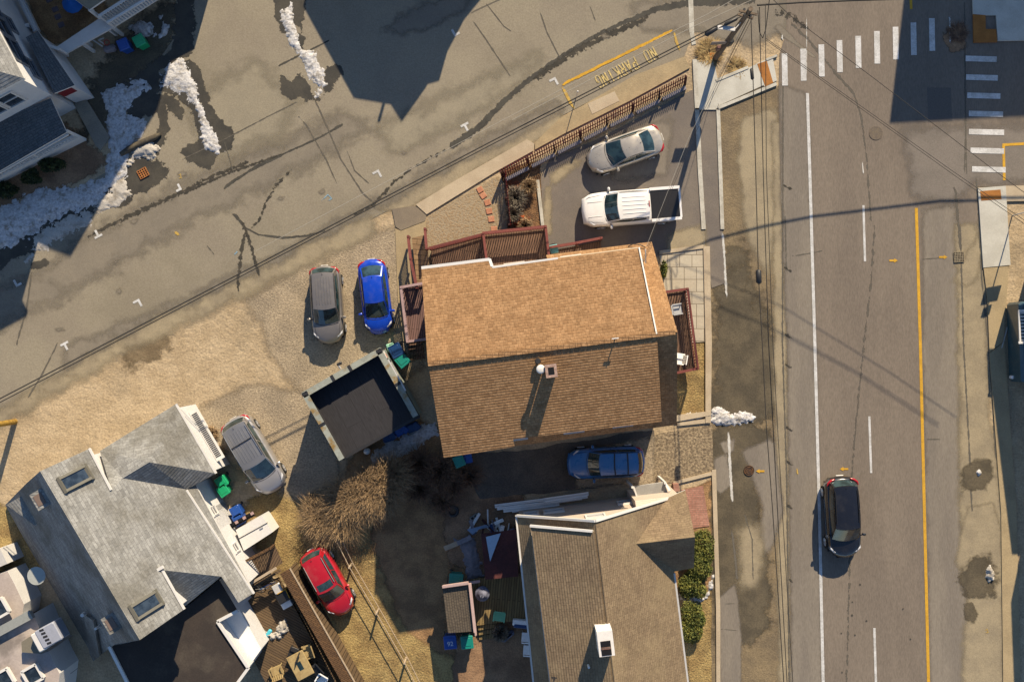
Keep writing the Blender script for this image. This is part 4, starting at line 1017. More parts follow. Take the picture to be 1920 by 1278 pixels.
rf.plate([PW(160, 1148, .25), PW(180, 1160, .35), PW(191, 1226, .35), PW(172, 1241, .1)], .3, M_greysh, M_greysh)
rf.build('roof', root)
tr = MB()
for a_, b_ in ((PE(168, 840, .03), PE(209, 918, .03)), (PE(305, 1068, .03), PE(346, 1141, .03)), (PE(350, 918, -.02), PE(476, 1112, -.02)), (wN - Z * .03, wS - Z * .03)):
    mb = MB(); mb.bar(a_, b_, .09, .16, M_trim); mb.build('eave_trim', root)
q = PE(302, 1064, .1); tr.box(q, (.34, .16, .14), M_trim, .5)
tr.build('finial', root)
def skylight(px, py, pl):
    q = onp(pl, px, py, .09); ra = math.atan2(n.y, n.x)
    dn = (n * 4.9 - Z * 4.2).normalized(); sd = e
    mb = MB(); hw, hl = .36, .72
    for s in (-1, 1):
        mb.bar(q + sd * s * hw - dn * hl, q + sd * s * hw + dn * hl, .14, .24, flat('skylight_frame', A(130, 120, 96, .5), .6)); mb.bar(q + dn * s * hl - sd * (hw + .1), q + dn * s * hl + sd * (hw + .1), .16, .22, mb.mats[0])
    o = mb.build('skylight', root)
    g_ = MB(); u = Vector((0, 0, .05)); g_.add([q - sd * hw - dn * hl + u, q + sd * hw - dn * hl + u, q + sd * hw + dn * hl + u, q - sd * hw + dn * hl + u], [(0, 1, 2, 3)], M_win); g_.build('pane', o)
skylight(143, 896, pE); skylight(276, 1133, pE)
for px, py in ((84, 932), (217, 1163)):
    q = PW(px, py); mb = MB(); mb.box(q - Z * .1 - n * .1, (.95, .75, .9), M_greysh, math.atan2(e.y, e.x)); o = mb.build('dormer', root)
    mb = MB(); mb.box(q + Z * .36 - n * .12, (.6, .45, .04), flat('dormer_top', A(150, 122, 98, .5), .7), math.atan2(e.y, e.x)); mb.build('hatch', o)
vp = MB(); q = PW(188, 1172, .1); vp.tube([q - Z * .2, q + Z * .55], .07, M_trim, 8); vp.build('vent_pipe', root)
vp = MB(); q = PW(163, 1147, .3); vp.cyl(q, .12, .1, .35, M_trim, 8); vp.build('roof_vent', root)
# flat dark roof, south
fr = MB(); zf = 3.6; FP = [(346, 1141), (411, 1086), (446, 1144), (408, 1164), (466, 1251), (430, 1300), (250, 1300), (205, 1211), (262, 1199)]
fr.prism([W(x, y, zf) for x, y in FP], 0, zf, M_wsiding, M_flatroof)
for a, b in ((2, 3), (3, 4), (4, 5), (7, 6)): fr.bar(W(*FP[a], zf + .06), W(*FP[b], zf + .06), .16, .16, M_trim)
fr.build('flat_extension', root)
lo = MB(); zl = 2.5; lo.prism([W(x, y, zl) for x, y in ((404, 1166), (448, 1141), (490, 1216), (463, 1254))], 0, zl, M_wsiding, gm('white_roof', (.74, .74, .72, 1), (.66, .66, .64, 1), .8, 10, .06)); lo.build('low_extension', root)
pq = MB(); pq.plate([W(12, 946, 3.3), W(56, 920, 3.6), W(80, 968, 3.6), W(66, 985, 3.4)], .14, M_greysh, M_trim); pq.prism([W(22, 950, 3), W(54, 930, 3), W(74, 966, 3)], 0, 3.15, M_wsiding); pq.build('side_porch', root)
# lattice strip on the east gable, window strip and side door
for s in (3.6, 6.2, 8.6): wallwindow(root, at(s, 4.7, 0), e, .5, .9, 2.5, n)
lt = MB(); f_ = (wS - wN).normalized(); n_ = Vector((f_.y, -f_.x, 0)); n_ = n_ if n_.x > 0 else -n_
wa, wb = wN.lerp(cc, .09), wS.lerp(cc, .09)
lt.bar(wa.lerp(wb, .1) + n_ * .27 - Z * 1.6, wa.lerp(wb, .9) + n_ * .27 - Z * 1.6, .5, .1, M_trim)
for k in range(26):
    q = wa.lerp(wb, .16 + .68 * k / 25) - Z * 1.54; lt.bar(q + n_ * .1, q + n_ * .42, .05, .04, M_black)
lt.build('lattice_vent', root)
mb = MB(); q = PW(90, 1082, .0); mb.cyl(W(70, 1078, 4.2), .3, .5, .12, flat('dish_grey', A(190, 184, 160), .5), 18); mb.tube([W(70, 1078, 4.2), W(84, 1076, 4.0)], .03, M_metal, 6); mb.build('satellite_dish', root)
lean = empty('storage_cabinet', G(472, 998), label='white double door cabinet with a flat top beside the grey house', cat='cabinet')
KC = [(442, 993), (491, 966), (511, 997), (457, 1032)]; mb = MB(); mb.prism([W(x, y, 1.7) for x, y in KC], 0, 1.7, M_trim); mb.build('case', lean)
mb = MB(); a, b = W(448, 1009, 1.72), W(502, 979, 1.72); mb.bar(a, b, .03, .03, M_dark); mb.box(W(490, 989, 1.74), (.2, .06, .05), M_metal, .5); mb.build('lid_seam', lean)
mb = MB()
for k in range(6): q = W(434 + k * 7.2, 984 - k * 4.1, 1.3); mb.bar(q, W(434 + k * 7.2 + 5, 984 - k * 4.1 - 3, 1.3), .16, .1, M_railpale if k % 2 else M_dark)
mb.bar(W(433, 986, 1.25), W(476, 962, 1.25), .3, .06, M_dark); mb.build('slatted_rail', label='short slatted wooden rail behind the white cabinet', cat='rail')

# ================================================================== north-west white house (in shade)
u = Vector((.88, .47, 0)).normalized(); v = Vector((.47, -.88, 0)).normalized()    # world: u east-ish, v south-ish
root = empty('house', G(60, 120), label='tall white house with dark windows and slate porch roofs at top left', cat='house')
C = G(143, 203); zt = 7.4
fp = [C, C - u * 9, C - u * 9 - v * 11, C - v * 11]
b = MB(); b.prism(fp, 0, zt, M_wsiding); b.build('wall', root)
rf = MB(); o_ = .35; F2 = [C + u * o_ + v * o_, C - u * 9 + v * o_, C - u * 9 - v * 11, C + u * o_ - v * 11]
rdg0, rdg1 = C - u * 4.3 - v * 3.6, C - u * 4.3 - v * 11
for f in F2: f.z = zt
rdg0.z = rdg1.z = zt + 2.6
rf.plate([F2[0], F2[1], rdg0], .2, M_greysh, M_trim); rf.plate([F2[0], rdg0, rdg1, F2[3]], .2, M_greysh, M_trim); rf.plate([F2[1], F2[2], rdg1, rdg0], .2, M_greysh, M_trim); rf.build('roof', root)
for s, z, w in ((2.1, 5.4, 1.3), (3.6, 5.4, 1.0), (5.0, 5.4, 1.3), (6.8, 5.2, 1.2), (8.4, 5.2, 1.2), (1.4, 4.1, 1.0), (4.2, 3.9, .8)): wallwindow(root, C - v * s, v, w * 1.15, 1.7 if z > 5 else .9, z, u, frame=flat('dark_frame', (.12, .13, .15, 1)))
for s in (1.5, 2.6, 3.7, 5.2, 6.4): wallwindow(root, C - u * s, u, .95, 1.8, 5.2, v)
pr = MB(); pr.plate([W(48, 70, 3.6), W(71, 58, 3.2), W(140, 160, 3.2), W(102, 175, 3.6)], .12, M_slate, M_trim); pr.build('porch_roof', root)
pr = MB(); pr.prism([W(68, 62, 3), W(66, 75, 3), W(100, 170, 3), W(136, 160, 3)], 0, 3.1, M_wsiding); pr.build('porch_wall', root)
pr = MB(); pr.plate([W(-60, 252, 3.3), W(0, 224, 3.3), W(95, 184, 3.3), W(125, 248, 2.9), W(0, 320, 2.9), W(-60, 352, 2.9)], .12, M_slate, M_trim); pr.build('porch_roof', root)
dr = MB(); a = W(110, 178, 2.2); dr.bar(W(112, 176, 2.5), W(140, 163, 2.5), .08, 1.2, flat('door_red', (.16, .012, .02, 1), .5)); dr.build('door', root)
pw = MB(); a0, b0 = G(-60, 372), G(160, 262)
pw.bar(a0 + Z * .5, b0 + Z * .5, .14, 1.0, M_trim); pw.bar(W(-60, 356, 2.6), W(128, 252, 2.6), .1, .14, M_trim)
for k in range(4): q = a0.lerp(b0, k / 3); pw.bar(q, q + Z * 2.6, .14, .14, M_trim)
pw.build('porch_front', root); railing('railing', [a0 + Z * .9 , b0 + Z * .9], .5, M_trim, root, .2)
mb = MB(); mb.prism([G(140, 196), G(162, 186), G(207, 258), G(190, 282), (G(182, 276).x, G(182, 276).y)], 0, .12, gm('walk_shade', A(168, 152, 120), A(150, 136, 110), .8, 14, .15)); mb.build('walkway', kind='structure')
# elevated white walkway and gazebo corner
wk = empty('deck', G(155, 70), label='raised white plank walkway with railings above the brown garden', cat='deck')
zk = 1.6; M_wplank = M_trim
mb = MB(); mb.plate([W(100, 92, zk), W(190, 32, zk), W(214, 50, zk), W(124, 100, zk)], .16, M_wplank, M_trim)
mb.plate([W(190, 32, zk), W(290, -30, zk), W(312, -12, zk), W(214, 50, zk)], .16, M_wplank, M_trim); mb.build('floor', wk)
railing('railing', [W(200, 40, zk), W(300, -24, zk)], 1.0, M_trim, wk, .17, .06, .16); railing('railing', [W(214, 51, zk), W(314, -10, zk)], .9, M_trim, wk, .17, .06, .12)
railing('end_railing', [W(98, 91, zk), W(124, 101, zk)], .9, M_trim, wk)
mb = MB()
for p in ((104, 90), (150, 70), (155, 82), (198, 50), (210, 50)): q = W(*p, zk); mb.bar((q.x, q.y, 0), q + Z * .05, .16, .16, M_trim)
mb.build('post', wk)
gz = empty('pavilion', G(200, -30), label='tan roofed corner pavilion with white edges at the top of the photo', cat='pavilion')
mb = MB(); mb.plate([W(128, -10, 3.2), W(168, 18, 3.2), W(252, -40, 3.2), W(200, -90, 3.2)], .16, gm('tan_roof', A(170, 152, 118), A(156, 140, 108), .8, 12, .1), M_trim); mb.build('roof', gz)
mb = MB()
for p in ((168, 18), (132, -12)): q = W(*p, 3.1); mb.bar((q.x, q.y, 0), q, .16, .16, M_trim)
mb.build('post', gz)
mb = MB(); mb.bar(W(36, -10, 1.0), W(70, 60, 1.0), .3, .3, M_wsiding); mb.bar(W(36, -10, 1.0), W(70, 60, 1.0), .1, .5, M_trim); q = W(70, 60, 0); mb.bar(q, q + Z * 1.3, .2, .2, M_trim); mb.build('garden_wall', label='low white rail wall beside the tall white house', cat='wall')
bu = empty('patio_umbrella', G(152, 22), label='closed blue fabric umbrella in the brown garden at the top', cat='umbrella')
mb = MB(); c = G(150, 16, 1.0); mb.cyl(c, .62, .12, .5, flat('blue_fabric', (.01, .12, .45, 1), .7), 12); mb.build('canopy', bu); mb = MB(); mb.tube([G(150, 16, 0), G(150, 16, 1.6)], .03, M_metal, 6); mb.build('pole', bu)
for i, (x, y) in enumerate(((92, 0), (104, 18), (109, 32), (115, 47))):
    mb = MB(); mb.box(G(x, y, .03), (.36, .3, .06), gm('flagstone', A(130, 110, 104), A(112, 96, 92), 2, 12, .2) if i == 0 else bpy.data.materials['flagstone'], .4, .02); mb.build('stepping_stone', label='grey flagstone in the brown garden behind the white walkway', cat='paving slab', group='flagstones in the brown garden')

# ================================================================== pale flat-roofed building (bottom left corner)
root = empty('building', G(20, 1200), label='pale flat roofed building with roof windows at the bottom left corner', cat='building')
zb_ = 2.5
def prismW(mb, pts, z, wallm, topm): mb.prism([W(x, y, z) for x, y in pts], 0, z, wallm, topm)
mb = MB(); prismW(mb, [(-90, 1240), (62, 1150), (100, 1240), (112, 1262), (104, 1330), (-90, 1360)], zb_, M_wsiding, M_pinkroof); mb.build('wall', root)
mb = MB(); prismW(mb, [(-90, 1110), (14, 1070), (26, 1092), (45, 1132), (40, 1160), (-90, 1238)], zb_ - .35, M_wsiding, M_pinkroof); prismW(mb, [(-90, 1060), (0, 1028), (14, 1056), (-90, 1100)], zb_ - .5, M_wsiding, gm('cream_roof', A(236, 222, 196, .5), A(224, 208, 184, .5), .6, 9, .08)); mb.build('lower_roof', root)
mb = MB(); mb.bar(W(-90, 1231, zb_ + .2), W(60, 1150, zb_ + .2), .5, .3, gm('grey_coping', A(176, 172, 152, .5), None, .6, 9, .08)); mb.build('duct', root)
for px, py, s in ((62, 1264, .9), (8, 1272, .9), (-2, 1140, .9)):
    q = W(px, py, zb_ + .1); mb = MB()
    for a_ in range(4):
        an = .52 + a_ * math.pi / 2; d_ = Vector((math.cos(an), math.sin(an), 0)); p_ = Vector((-d_.y, d_.x, 0)); mb.bar(q + d_ * s / 2 - p_ * s / 2, q + d_ * s / 2 + p_ * s / 2, .14, .24, M_trim)
    o = mb.build('roof_window', root); mb = MB(); mb.box(q + Z * .02, (s, s, .05), M_win, .52); mb.build('pane', o)
ac = empty('air_conditioner', W(92, 1190, zb_), label='white and grey rooftop air conditioning unit with a louvred front', cat='air conditioner')
mb = MB(); mb.box(W(98, 1186, zb_ + .6), (1.2, 1.1, 1.0), flat('unit_grey', (.26, .28, .34, 1), .5), .5, .05); mb.build('case', ac)
mb = MB(); mb.box(W(80, 1198, zb_ + .55), (.5, 1.1, 1.0), M_trim, .5, .05)
for k in range(5): mb.bar(W(74 + k * 3.6, 1182 + k * 6, zb_ + 1.08), W(82 + k * 3.6, 1179 + k * 6, zb_ + 1.08), .12, .06, M_black)
mb.build('louvre_front', ac)
mb = MB(); prismW(mb, [(40, 1203), (66, 1186), (72, 1206), (92, 1220), (78, 1225), (41, 1222)], zb_ + .5, M_pinkroof, gm('box_tan', A(150, 136, 108, .5), None, .6, 9, .08)); mb.build('roof_box', root)
gp = 'black outdoor units between the pale building and the grey house'
for i, (x, y) in enumerate(((100, 1232), (124, 1220), (130, 1248), (126, 1268))):
    o = empty('condenser_unit', G(x, y), .5, label='black condenser unit standing between the pale building and grey house', cat='condenser', group=gp)
    mb = MB(); mb.box((0, 0, .5), (.75, .75, 1.0), M_black, 0, .04); mb.build('case', o, False)
    mb = MB(); mb.tube([(.28 * math.cos(a * .5236), .28 * math.sin(a * .5236), 1.02) for a in range(13)], .025, M_metal, 5); mb.bar((-.34, .34, 1.02), (.34, .34, 1.02), .04, .03, M_metal); mb.build('fan_guard', o, False)

# ================================================================== buildings just outside the frame whose shadows fall into it
def offhouse(name, label, pts, z, roofm, extra=None):
    o = empty(name, G(sum(p[0] for p in pts) / len(pts), sum(p[1] for p in pts) / len(pts)), label=label, cat='house')
    mb = MB(); mb.prism([G(x, y) for x, y in pts], 0, z, M_wsiding, roofm); mb.build('wall', o)
    if extra:
        mb = MB()
        for f in extra: mb.plate([G(*p) for p in f], .12, roofm, M_trim)
        mb.build('roof', o)
    return o
oh = offhouse('house', 'white gabled house just beyond the top edge of the photo', [(656, -300), (751, -128), (826, -115), (886, -153), (911, -160), (924, -210), (958, -275), (991, -315), (1000, -480), (700, -480)], 6, M_greysh,
         [[(822, -117, 6.05), (870, -188, 8), (870, -330, 8), (790, -300, 6.05)], [(888, -152, 6.05), (870, -188, 8), (870, -330, 8), (950, -300, 6.05)], [(822, -117, 6.05), (888, -152, 6.05), (870, -188, 8)]])
mb = MB(); mb.tube([G(812, -135, 5.0), G(812, -135, 6.95)], .09, M_metal, 8); mb.build('vent_pipe', oh)
offhouse('house', 'tall flat house just beyond the top right corner of the photo', [(1799, -237), (2150, -255), (2160, -560), (1836, -560)], 9, M_flatroof)
offhouse('house', 'tall white house beyond the raised walkway at the top left', [(30, -120), (150, -85), (279, -40), (300, -76), (442, -317), (441, -480), (30, -480)], 10, M_greysh)
offhouse('house', 'small flat roofed annex beyond the top edge near the snowbank', [(423, -115), (388, -175), (395, -330), (300, -330), (330, -90), (356, -80)], 4, M_greysh)
offhouse('house', 'low house beyond the right edge of the photo', [(1962, 377), (2001, 745), (2300, 735), (2260, 360)], 5.4, M_flatroof, [[(1931, 372, 5.6), (1977, 750, 5.6), (2310, 740, 5.6), (2270, 355, 5.6)]])
offhouse('house', 'second house beyond the right edge of the photo', [(1990, 765), (1975, 840), (1985, 1100), (2280, 1090), (2280, 765)], 5.6, M_flatroof)
# ------------------------------------------------------------------ vehicles
M_glassc = glass('car_glass', (.010, .022, .026, 1), .05)
M_tyre = flat('tyre_rubber', (.018, .018, .018, 1), .85, .2)
M_rim = flat('wheel_rim', (.45, .45, .45, 1), .35, .5, .6)
M_lamp = flat('headlamp_lens', (.55, .56, .58, 1), .15, .7)
M_tail = flat('tail_lamp_red', (.30, .012, .018, 1), .2, .6)
M_chrome = flat('bright_trim', (.6, .6, .6, 1), .2, .6, .9)
M_blackt = flat('black_trim', (.015, .015, .016, 1), .45, .4)

def sst(a, b, x):
    t = max(0, min(1, (x - a) / (b - a))); return t * t * (3 - 2 * t)

def car(name, label, cat, px, py, dx, dy, L, Wd, mat, hood=.95, belt=1.0, roof=1.55, nose=.72, cowl=.95, wsh=.7, rtop=-1.2, rbase=-1.9, deck=None,
        wt=.74, rails=False, ribs=0, sunroof=None, bed=None, rear_ht=None, boxy=.0, roofmat=None, tail=(.25, .2, .35), wheel=.33, zc=.7, extra=None, tailz=None, hoodlines=True, crown=.05, mirrorm=None, grillm=None):
    c = W(px, py, zc)
    root = empty(name, (c.x, c.y, 0), hdg(dx, dy), label=label, cat=cat, group=None)
    hw0 = Wd / 2; xf = L / 2
    deck = deck if deck is not None else belt
    rear_ht = rear_ht or deck
    def plan(x):       # half width
        d = xf - x; b = x + xf
        f = 1 - (.30 - .14 * boxy) * (1 - sst(0, .62, d)) ** 1.3 - .07 * (1 - sst(0, 1.5, d))
        r_ = 1 - (.24 - .14 * boxy) * (1 - sst(0, .5, b)) ** 1.3 - .05 * (1 - sst(0, 1.2, b))
        return hw0 * min(f, r_)
    def topz(x):
        if x > cowl:
            t = (x - cowl) / (xf - cowl); return hood + (belt - hood) * (1 - t) ** 1.5 * .6 - (hood - nose) * t ** 2.6
        if x < rbase:
            t = (rbase - x) / max(.01, rbase + xf); return deck - (deck - rear_ht * .86) * t ** 2.5
        return belt + (deck - belt) * sst(cowl, rbase, x)
    xs = [-xf, -xf + .03, -xf + .1, -xf + .22, -xf + .4, -xf + .65]
    k = 14; xs += [-xf + .65 + (L - 1.3) * i / k for i in range(1, k)]
    xs += [xf - .65, xf - .4, xf - .22, xf - .1, xf - .03, xf]
    rings = []; nj = 17
    for x in xs:
        h = plan(x); zt = topz(x); e0 = min(1.0, min(x + xf, xf - x) / .1)
        zb = .30 - .06 * e0; zt = zt * (.80 + .20 * sst(0, .12, min(x + xf, xf - x)))
        prof = [(.93, zb), (.985, zb + .10), (1.0, .42 * zt + .2), (.995, .72 * zt + .06), (.965, zt * .9), (.92, zt * .965), (.84, zt), (.5, zt + .035), (0, zt + .045)]
        prof = prof + [(-a, b) for a, b in prof[-2::-1]]
        bow = .16 * (1 - .6 * boxy)
        ring = []
        for a, b in prof:
            xx = x - (bow * a * a) * sst(xf - 1.0, xf, x) + (bow * .9 * a * a) * sst(-xf + .8, -xf, x) * (1 if x < 0 else 0)
            ring.append((xx, a * h, b))
        rings.append(ring)
    mb = MB(); vs = [p for r_ in rings for p in r_]; n_ = len(rings[0]); fs = []
    for i in range(len(rings) - 1):
        for j in range(n_ - 1): fs.append([i * n_ + j, i * n_ + j + 1, (i + 1) * n_ + j + 1, (i + 1) * n_ + j])
    fs.append(list(range(n_))[::-1]); fs.append([(len(rings) - 1) * n_ + j for j in range(n_)])
    fs = [f[::-1] for f in fs]
    mb.add(vs, fs, mat, True)
    # underside shadow gap and sill
    mb.box((0, 0, .27), (L * .86, Wd * .86, .1), M_blackt)
    # greenhouse shell
    wb = hw0 * .9
    def BF(s): return Vector((cowl - .17 * s * s, wb * .90 * s, topz(cowl - .1) + .01))
    def TF(s): return Vector((cowl - wsh - .10 * s * s, hw0 * wt * s, roof - .05 * s * s))
    def TR(s): return Vector((rtop + .07 * s * s, hw0 * wt * .97 * s, roof - .035 - .05 * s * s))
    def BR(s): return Vector((rbase + .13 * s * s, wb * .88 * s, deck + .01))
    def patch(f0, f1):
        return lambda a, b: f0(2 * a - 1).lerp(f1(2 * a - 1), b)
    fw = patch(BF, TF); rw = patch(BR, TR)
    def rp(a, b): p = TR(2 * a - 1).lerp(TF(2 * a - 1), b); p.z += crown * 4 * b * (1 - b); return p
    def side(s):
        def f(a, b):
            lo = BR(s).lerp(BF(s), a); lo.y += s * hw0 * .06 * 4 * a * (1 - a); lo.z = topz(lo.x) - .0
            hi = TR(s).lerp(TF(s), a); hi.z += crown * 4 * a * (1 - a); hi.y += s * .02 * 4 * a * (1 - a)
            p = lo.lerp(hi, b); p.y += s * .03 * 4 * b * (1 - b); return p
        return f
    mb.grid(fw, 10, 5, mat, True); mb.grid(rw, 10, 5, mat)
    mb.grid(side(1), 12, 5, mat); mb.grid(side(-1), 12, 5, mat, True)
    body = mb.build('body', root, False)
    mb = MB(); mb.grid(rp, 10, 10, roofmat or mat, True)
    if ribs:
        for i in range(ribs):
            a = .2 + .6 * i / (ribs - 1)
            mb.tube([rp(a, .12 + .74 * t / 6) + Vector((0, 0, .006)) for t in range(7)], .018, roofmat or mat, 5)
    rfo = mb.build('roof', root, False)
    def win(nm, f, a0, a1, b0, b1, flip, off):
        m_ = MB()
        def g_(u_, v_):
            a, b = a0 + (a1 - a0) * u_, b0 + (b1 - b0) * v_
            p = f(a, b); ta = f(min(1, a + .02), b) - f(max(0, a - .02), b); tb = f(a, min(1, b + .02)) - f(a, max(0, b - .02))
            nn = ta.cross(tb).normalized(); return p + nn * off
        m_.grid(g_, 8, 4, M_glassc, flip); m_.build(nm, root, False)
    win('windshield', fw, .035, .965, .03, .965, True, -.012 * -1); win('rear_window', rw, .06, .94, .08, .94, False, -.012)
    for a0, a1 in ((.10, .51), (.535, .955)):
        win('side_window', side(1), a0, a1, .07, .90, False, -.014); win('side_window', side(-1), a0, a1, .07, .90, True, .014)
    # lamps, grille, plates
    for s in (1, -1):
        h = plan(xf - .3)
        m_ = MB(); m_.tube([(xf - .30, s * (plan(xf - .12) - .30), topz(xf - .14) - .03), (xf - .42, s * (plan(xf - .3) - .16), topz(xf - .3) - .035), (xf - .62, s * (plan(xf - .5) - .075), topz(xf - .5) - .055), (xf - .82, s * (plan(xf - .7) - .06), topz(xf - .7) - .09)], [.03, .075, .07, .02], M_lamp, 8); m_.build('headlight', root, False)
        h = plan(-xf + .2); m_ = MB(); tz = tailz or topz(-xf + .25) * .90; m_.tube([(-xf + .13, s * (plan(-xf + .08) - .26), tz), (-xf + .2, s * (plan(-xf + .15) - .1), tz + .02), (-xf + .34, s * (plan(-xf + .3) - .035), tz + .02), (-xf + .52, s * (plan(-xf + .5) - .03), tz)], [.03, .075, .07, .02], M_tail, 8); m_.build('tail_light', root, False)
        m_ = MB(); xm = cowl - .35; m_.box((xm, s * (hw0 + .09), belt + .06), (.14, .22, .15), mirrorm or mat, s * -.15, .04); m_.bar((xm + .05, s * hw0 * .9, belt), (xm, s * (hw0 + .05), belt + .03), .05, .05, M_blackt); m_.build('mirror', root, False)
        for x in (xf - L * .19, -xf + L * .2):
            wo = empty('wheel', (x, s * (hw0 - .10), wheel)); wo.parent = root
            m_ = MB(); R_ = wheel
            m_.tube([(0, s * -.11, 0), (0, s * .10, 0), (0, s * .125, 0)], [R_, R_, R_ * .9], M_tyre, 20, False); m_.build('tyre', wo, False)
            m_ = MB(); m_.tube([(0, s * .10, 0), (0, s * .132, 0)], R_ * .66, M_rim, 14, False)
            for q in range(5): a = q * 1.2566; m_.bar((0, s * .135, 0), (R_ * .62 * math.cos(a), s * .135, R_ * .62 * math.sin(a)), .05, .02, M_chrome)
            m_.build('rim', wo, False)
    m_ = MB(); m_.box((xf - .035, 0, nose * .72), (.06, hw0 * .9, .16), grillm or M_blackt, 0, .02); m_.build('grille', root, False)
    m_ = MB(); m_.box((-xf + .0, 0, .62), (.05, .42, .12), M_trim, 0, .01); m_.build('number_plate', root, False)
    # shut lines
    m_ = MB()
    if hoodlines:
        for s in (1, -1):
            m_.tube([(cowl + .02 + (xf - .3 - cowl) * t / 6, s * plan(cowl + (xf - .3 - cowl) * t / 6) * (.80 - .06 * t / 6), topz(cowl + .02 + (xf - .3 - cowl) * t / 6) + .012) for t in range(7)], .008, M_blackt, 4)
        m_.tube([(cowl + .06 - .15 * (t / 4 - 1) ** 2, wb * .8 * (t / 4 - 1), topz(cowl + .06) + .04) for t in range(9)], .016, M_blackt, 4)
        for s in (1, -1): m_.tube([(cowl - .05, s * .1, topz(cowl) + .06), (cowl - .28, s * .1 + .42, topz(cowl) + .16)], .012, M_blackt, 4)
    if m_.v: m_.build('wiper', root, False)
    for s in (1, -1): m_ = MB(); m_.tube([rp(.5 + s * .485, .02 + .95 * t / 6) + Vector((0, 0, .004)) for t in range(7)], .012, M_blackt, 4); m_.build('roof_seam', root, False)
    if rails:
        for s in (1, -1):
            m_ = MB(); m_.tube([rp(.5 + s * .46, .08 + .8 * t / 6) + Vector((0, 0, .05)) for t in range(7)], .022, rails, 6); m_.build('roof_rail', root, False)
    if sunroof:
        m_ = MB(); a0, a1, b0, b1 = sunroof
        m_.grid(lambda u_, v_: rp(a0 + (a1 - a0) * u_, b0 + (b1 - b0) * v_) + Vector((0, 0, .008)), 4, 4, M_glassc, True); m_.build('sunroof', root, False)
    m_ = MB(); q = rp(.5, .07); m_.tube([q, q + Vector((-.09, 0, .07))], [.02, .008], M_blackt, 5); m_.build('aerial', root, False)
    if extra: extra(root, rp, topz, plan, xf, hw0)
    return root

P_ = paint
car('parked_car', 'grey sport utility car with a ribbed roof parked beside the blue car', 'car', 613, 571, 10, 146, 4.55, 1.84, P_('grey_metallic', (.20, .185, .175, 1), .3, .5), hood=1.02, belt=1.05, roof=1.66, nose=.82, cowl=1.15, wsh=.83, rtop=-1.80, rbase=-2.14, ribs=6, wheel=.35, wt=.72, tail=(.16, .12, .5))
car('parked_car', 'bright blue hatchback car parked between the grey car and the west porch', 'car', 704, 556, 17, 143, 4.4, 1.70, P_('blue_paint', (.004, .045, .42, 1), .22, .15), hood=.92, belt=.93, roof=1.47, nose=.68, cowl=1.28, wsh=.88, rtop=-1.15, rbase=-1.85, deck=1.0, wt=.68, tail=(.2, .22, .34), crown=.06)
def van_x(root, rp, topz, plan, xf, hw0):
    m_ = MB()
    for b in (.42,): m_.tube([rp(.06 + .88 * t / 8, b) + Vector((0, 0, .05)) for t in range(9)], .025, M_blackt, 6)
    m_.build('cross_bar', root, False)
car('parked_minivan', 'silver grey minivan with a roof rack parked beside the grey house', 'minivan', 477, 852, .515, .857, 4.9, 1.95, P_('silver_van', (.34, .33, .33, 1), .28, .5), hood=1.05, belt=1.08, roof=1.76, nose=.78, cowl=1.48, wsh=.9, rtop=-1.98, rbase=-2.3, ribs=6, rails=M_chrome, wheel=.34, wt=.78, boxy=.35, roofmat=P_('van_roof', (.20, .205, .22, 1), .3, .5), extra=van_x, tail=(.14, .1, .55))
car('parked_car', 'red sport utility car with a dark sunroof parked beside the wooden patio fence', 'car', 615, 1090, .49, .87, 4.25, 1.76, P_('red_paint', (.36, .008, .018, 1), .25, .1), hood=1.0, belt=1.02, roof=1.66, nose=.78, cowl=1.04, wsh=.68, rtop=-1.72, rbase=-2.0, sunroof=(.14, .86, .74, .94), rails=flat('grey_rail', (.2, .2, .2, 1), .5), wheel=.35, wt=.72, tail=(.14, .1, .5))
car('parked_car', 'champagne silver sedan parked along the red picket fence', 'car', 1172, 281, -.943, .333, 4.6, 1.78, P_('champagne', (.42, .385, .33, 1), .26, .5), hood=.9, belt=.92, roof=1.40, nose=.66, cowl=1.15, wsh=.92, rtop=-.92, rbase=-1.7, deck=1.0, wt=.66, tail=(.14, .12, .22), crown=.05)
WHITE_P = P_('white_paint', (.66, .65, .64, 1), .3, 0)
def bedx(root, rp, topz, plan, xf, hw0):
    m_ = MB(); x0, x1 = -xf + .13, -1.10; w_ = hw0 * .80
    m_.box(((x0 + x1) / 2, 0, 1.17), (x1 - x0, 2 * w_, .05), flat('vinyl_black', (.022, .021, .02, 1), .22, .5), 0, .015); CV = m_.build('bed_cover', root, False)
    m_ = MB()
    for t in (.36, .68): x = x0 + (x1 - x0) * t; m_.bar((x, -w_, 1.198), (x, w_, 1.198), .02, .012, M_blackt)
    m_.build('cover_seam', CV, False)
    for sy in (1, -1): m_ = MB(); m_.bar((x0 - .06, sy * hw0 * .89, 1.19), (x1 + .02, sy * hw0 * .90, 1.19), .17, .09, WHITE_P); m_.build('bed_rail', root, False)
    m_ = MB(); m_.bar((x0 - .04, -hw0 * .84, 1.16), (x0 - .04, hw0 * .84, 1.16), .12, .12, WHITE_P); m_.build('tailgate', root, False)
    m_ = MB(); q = rp(.5, .03); m_.box((q.x - .02, 0, q.z - .0), (.05, .34, .05), M_tail, 0, .01); m_.build('brake_light', root, False)
    m_ = MB()
    for s in (1, -1):
        m_.tube([(cowl_ + (xf - .35 - cowl_) * t / 5, s * .42, topz(cowl_ + (xf - .35 - cowl_) * t / 5) + .045) for cowl_ in (1.68,) for t in range(6)], .014, M_trim, 4)
    m_.build('hood_rib', root, False)
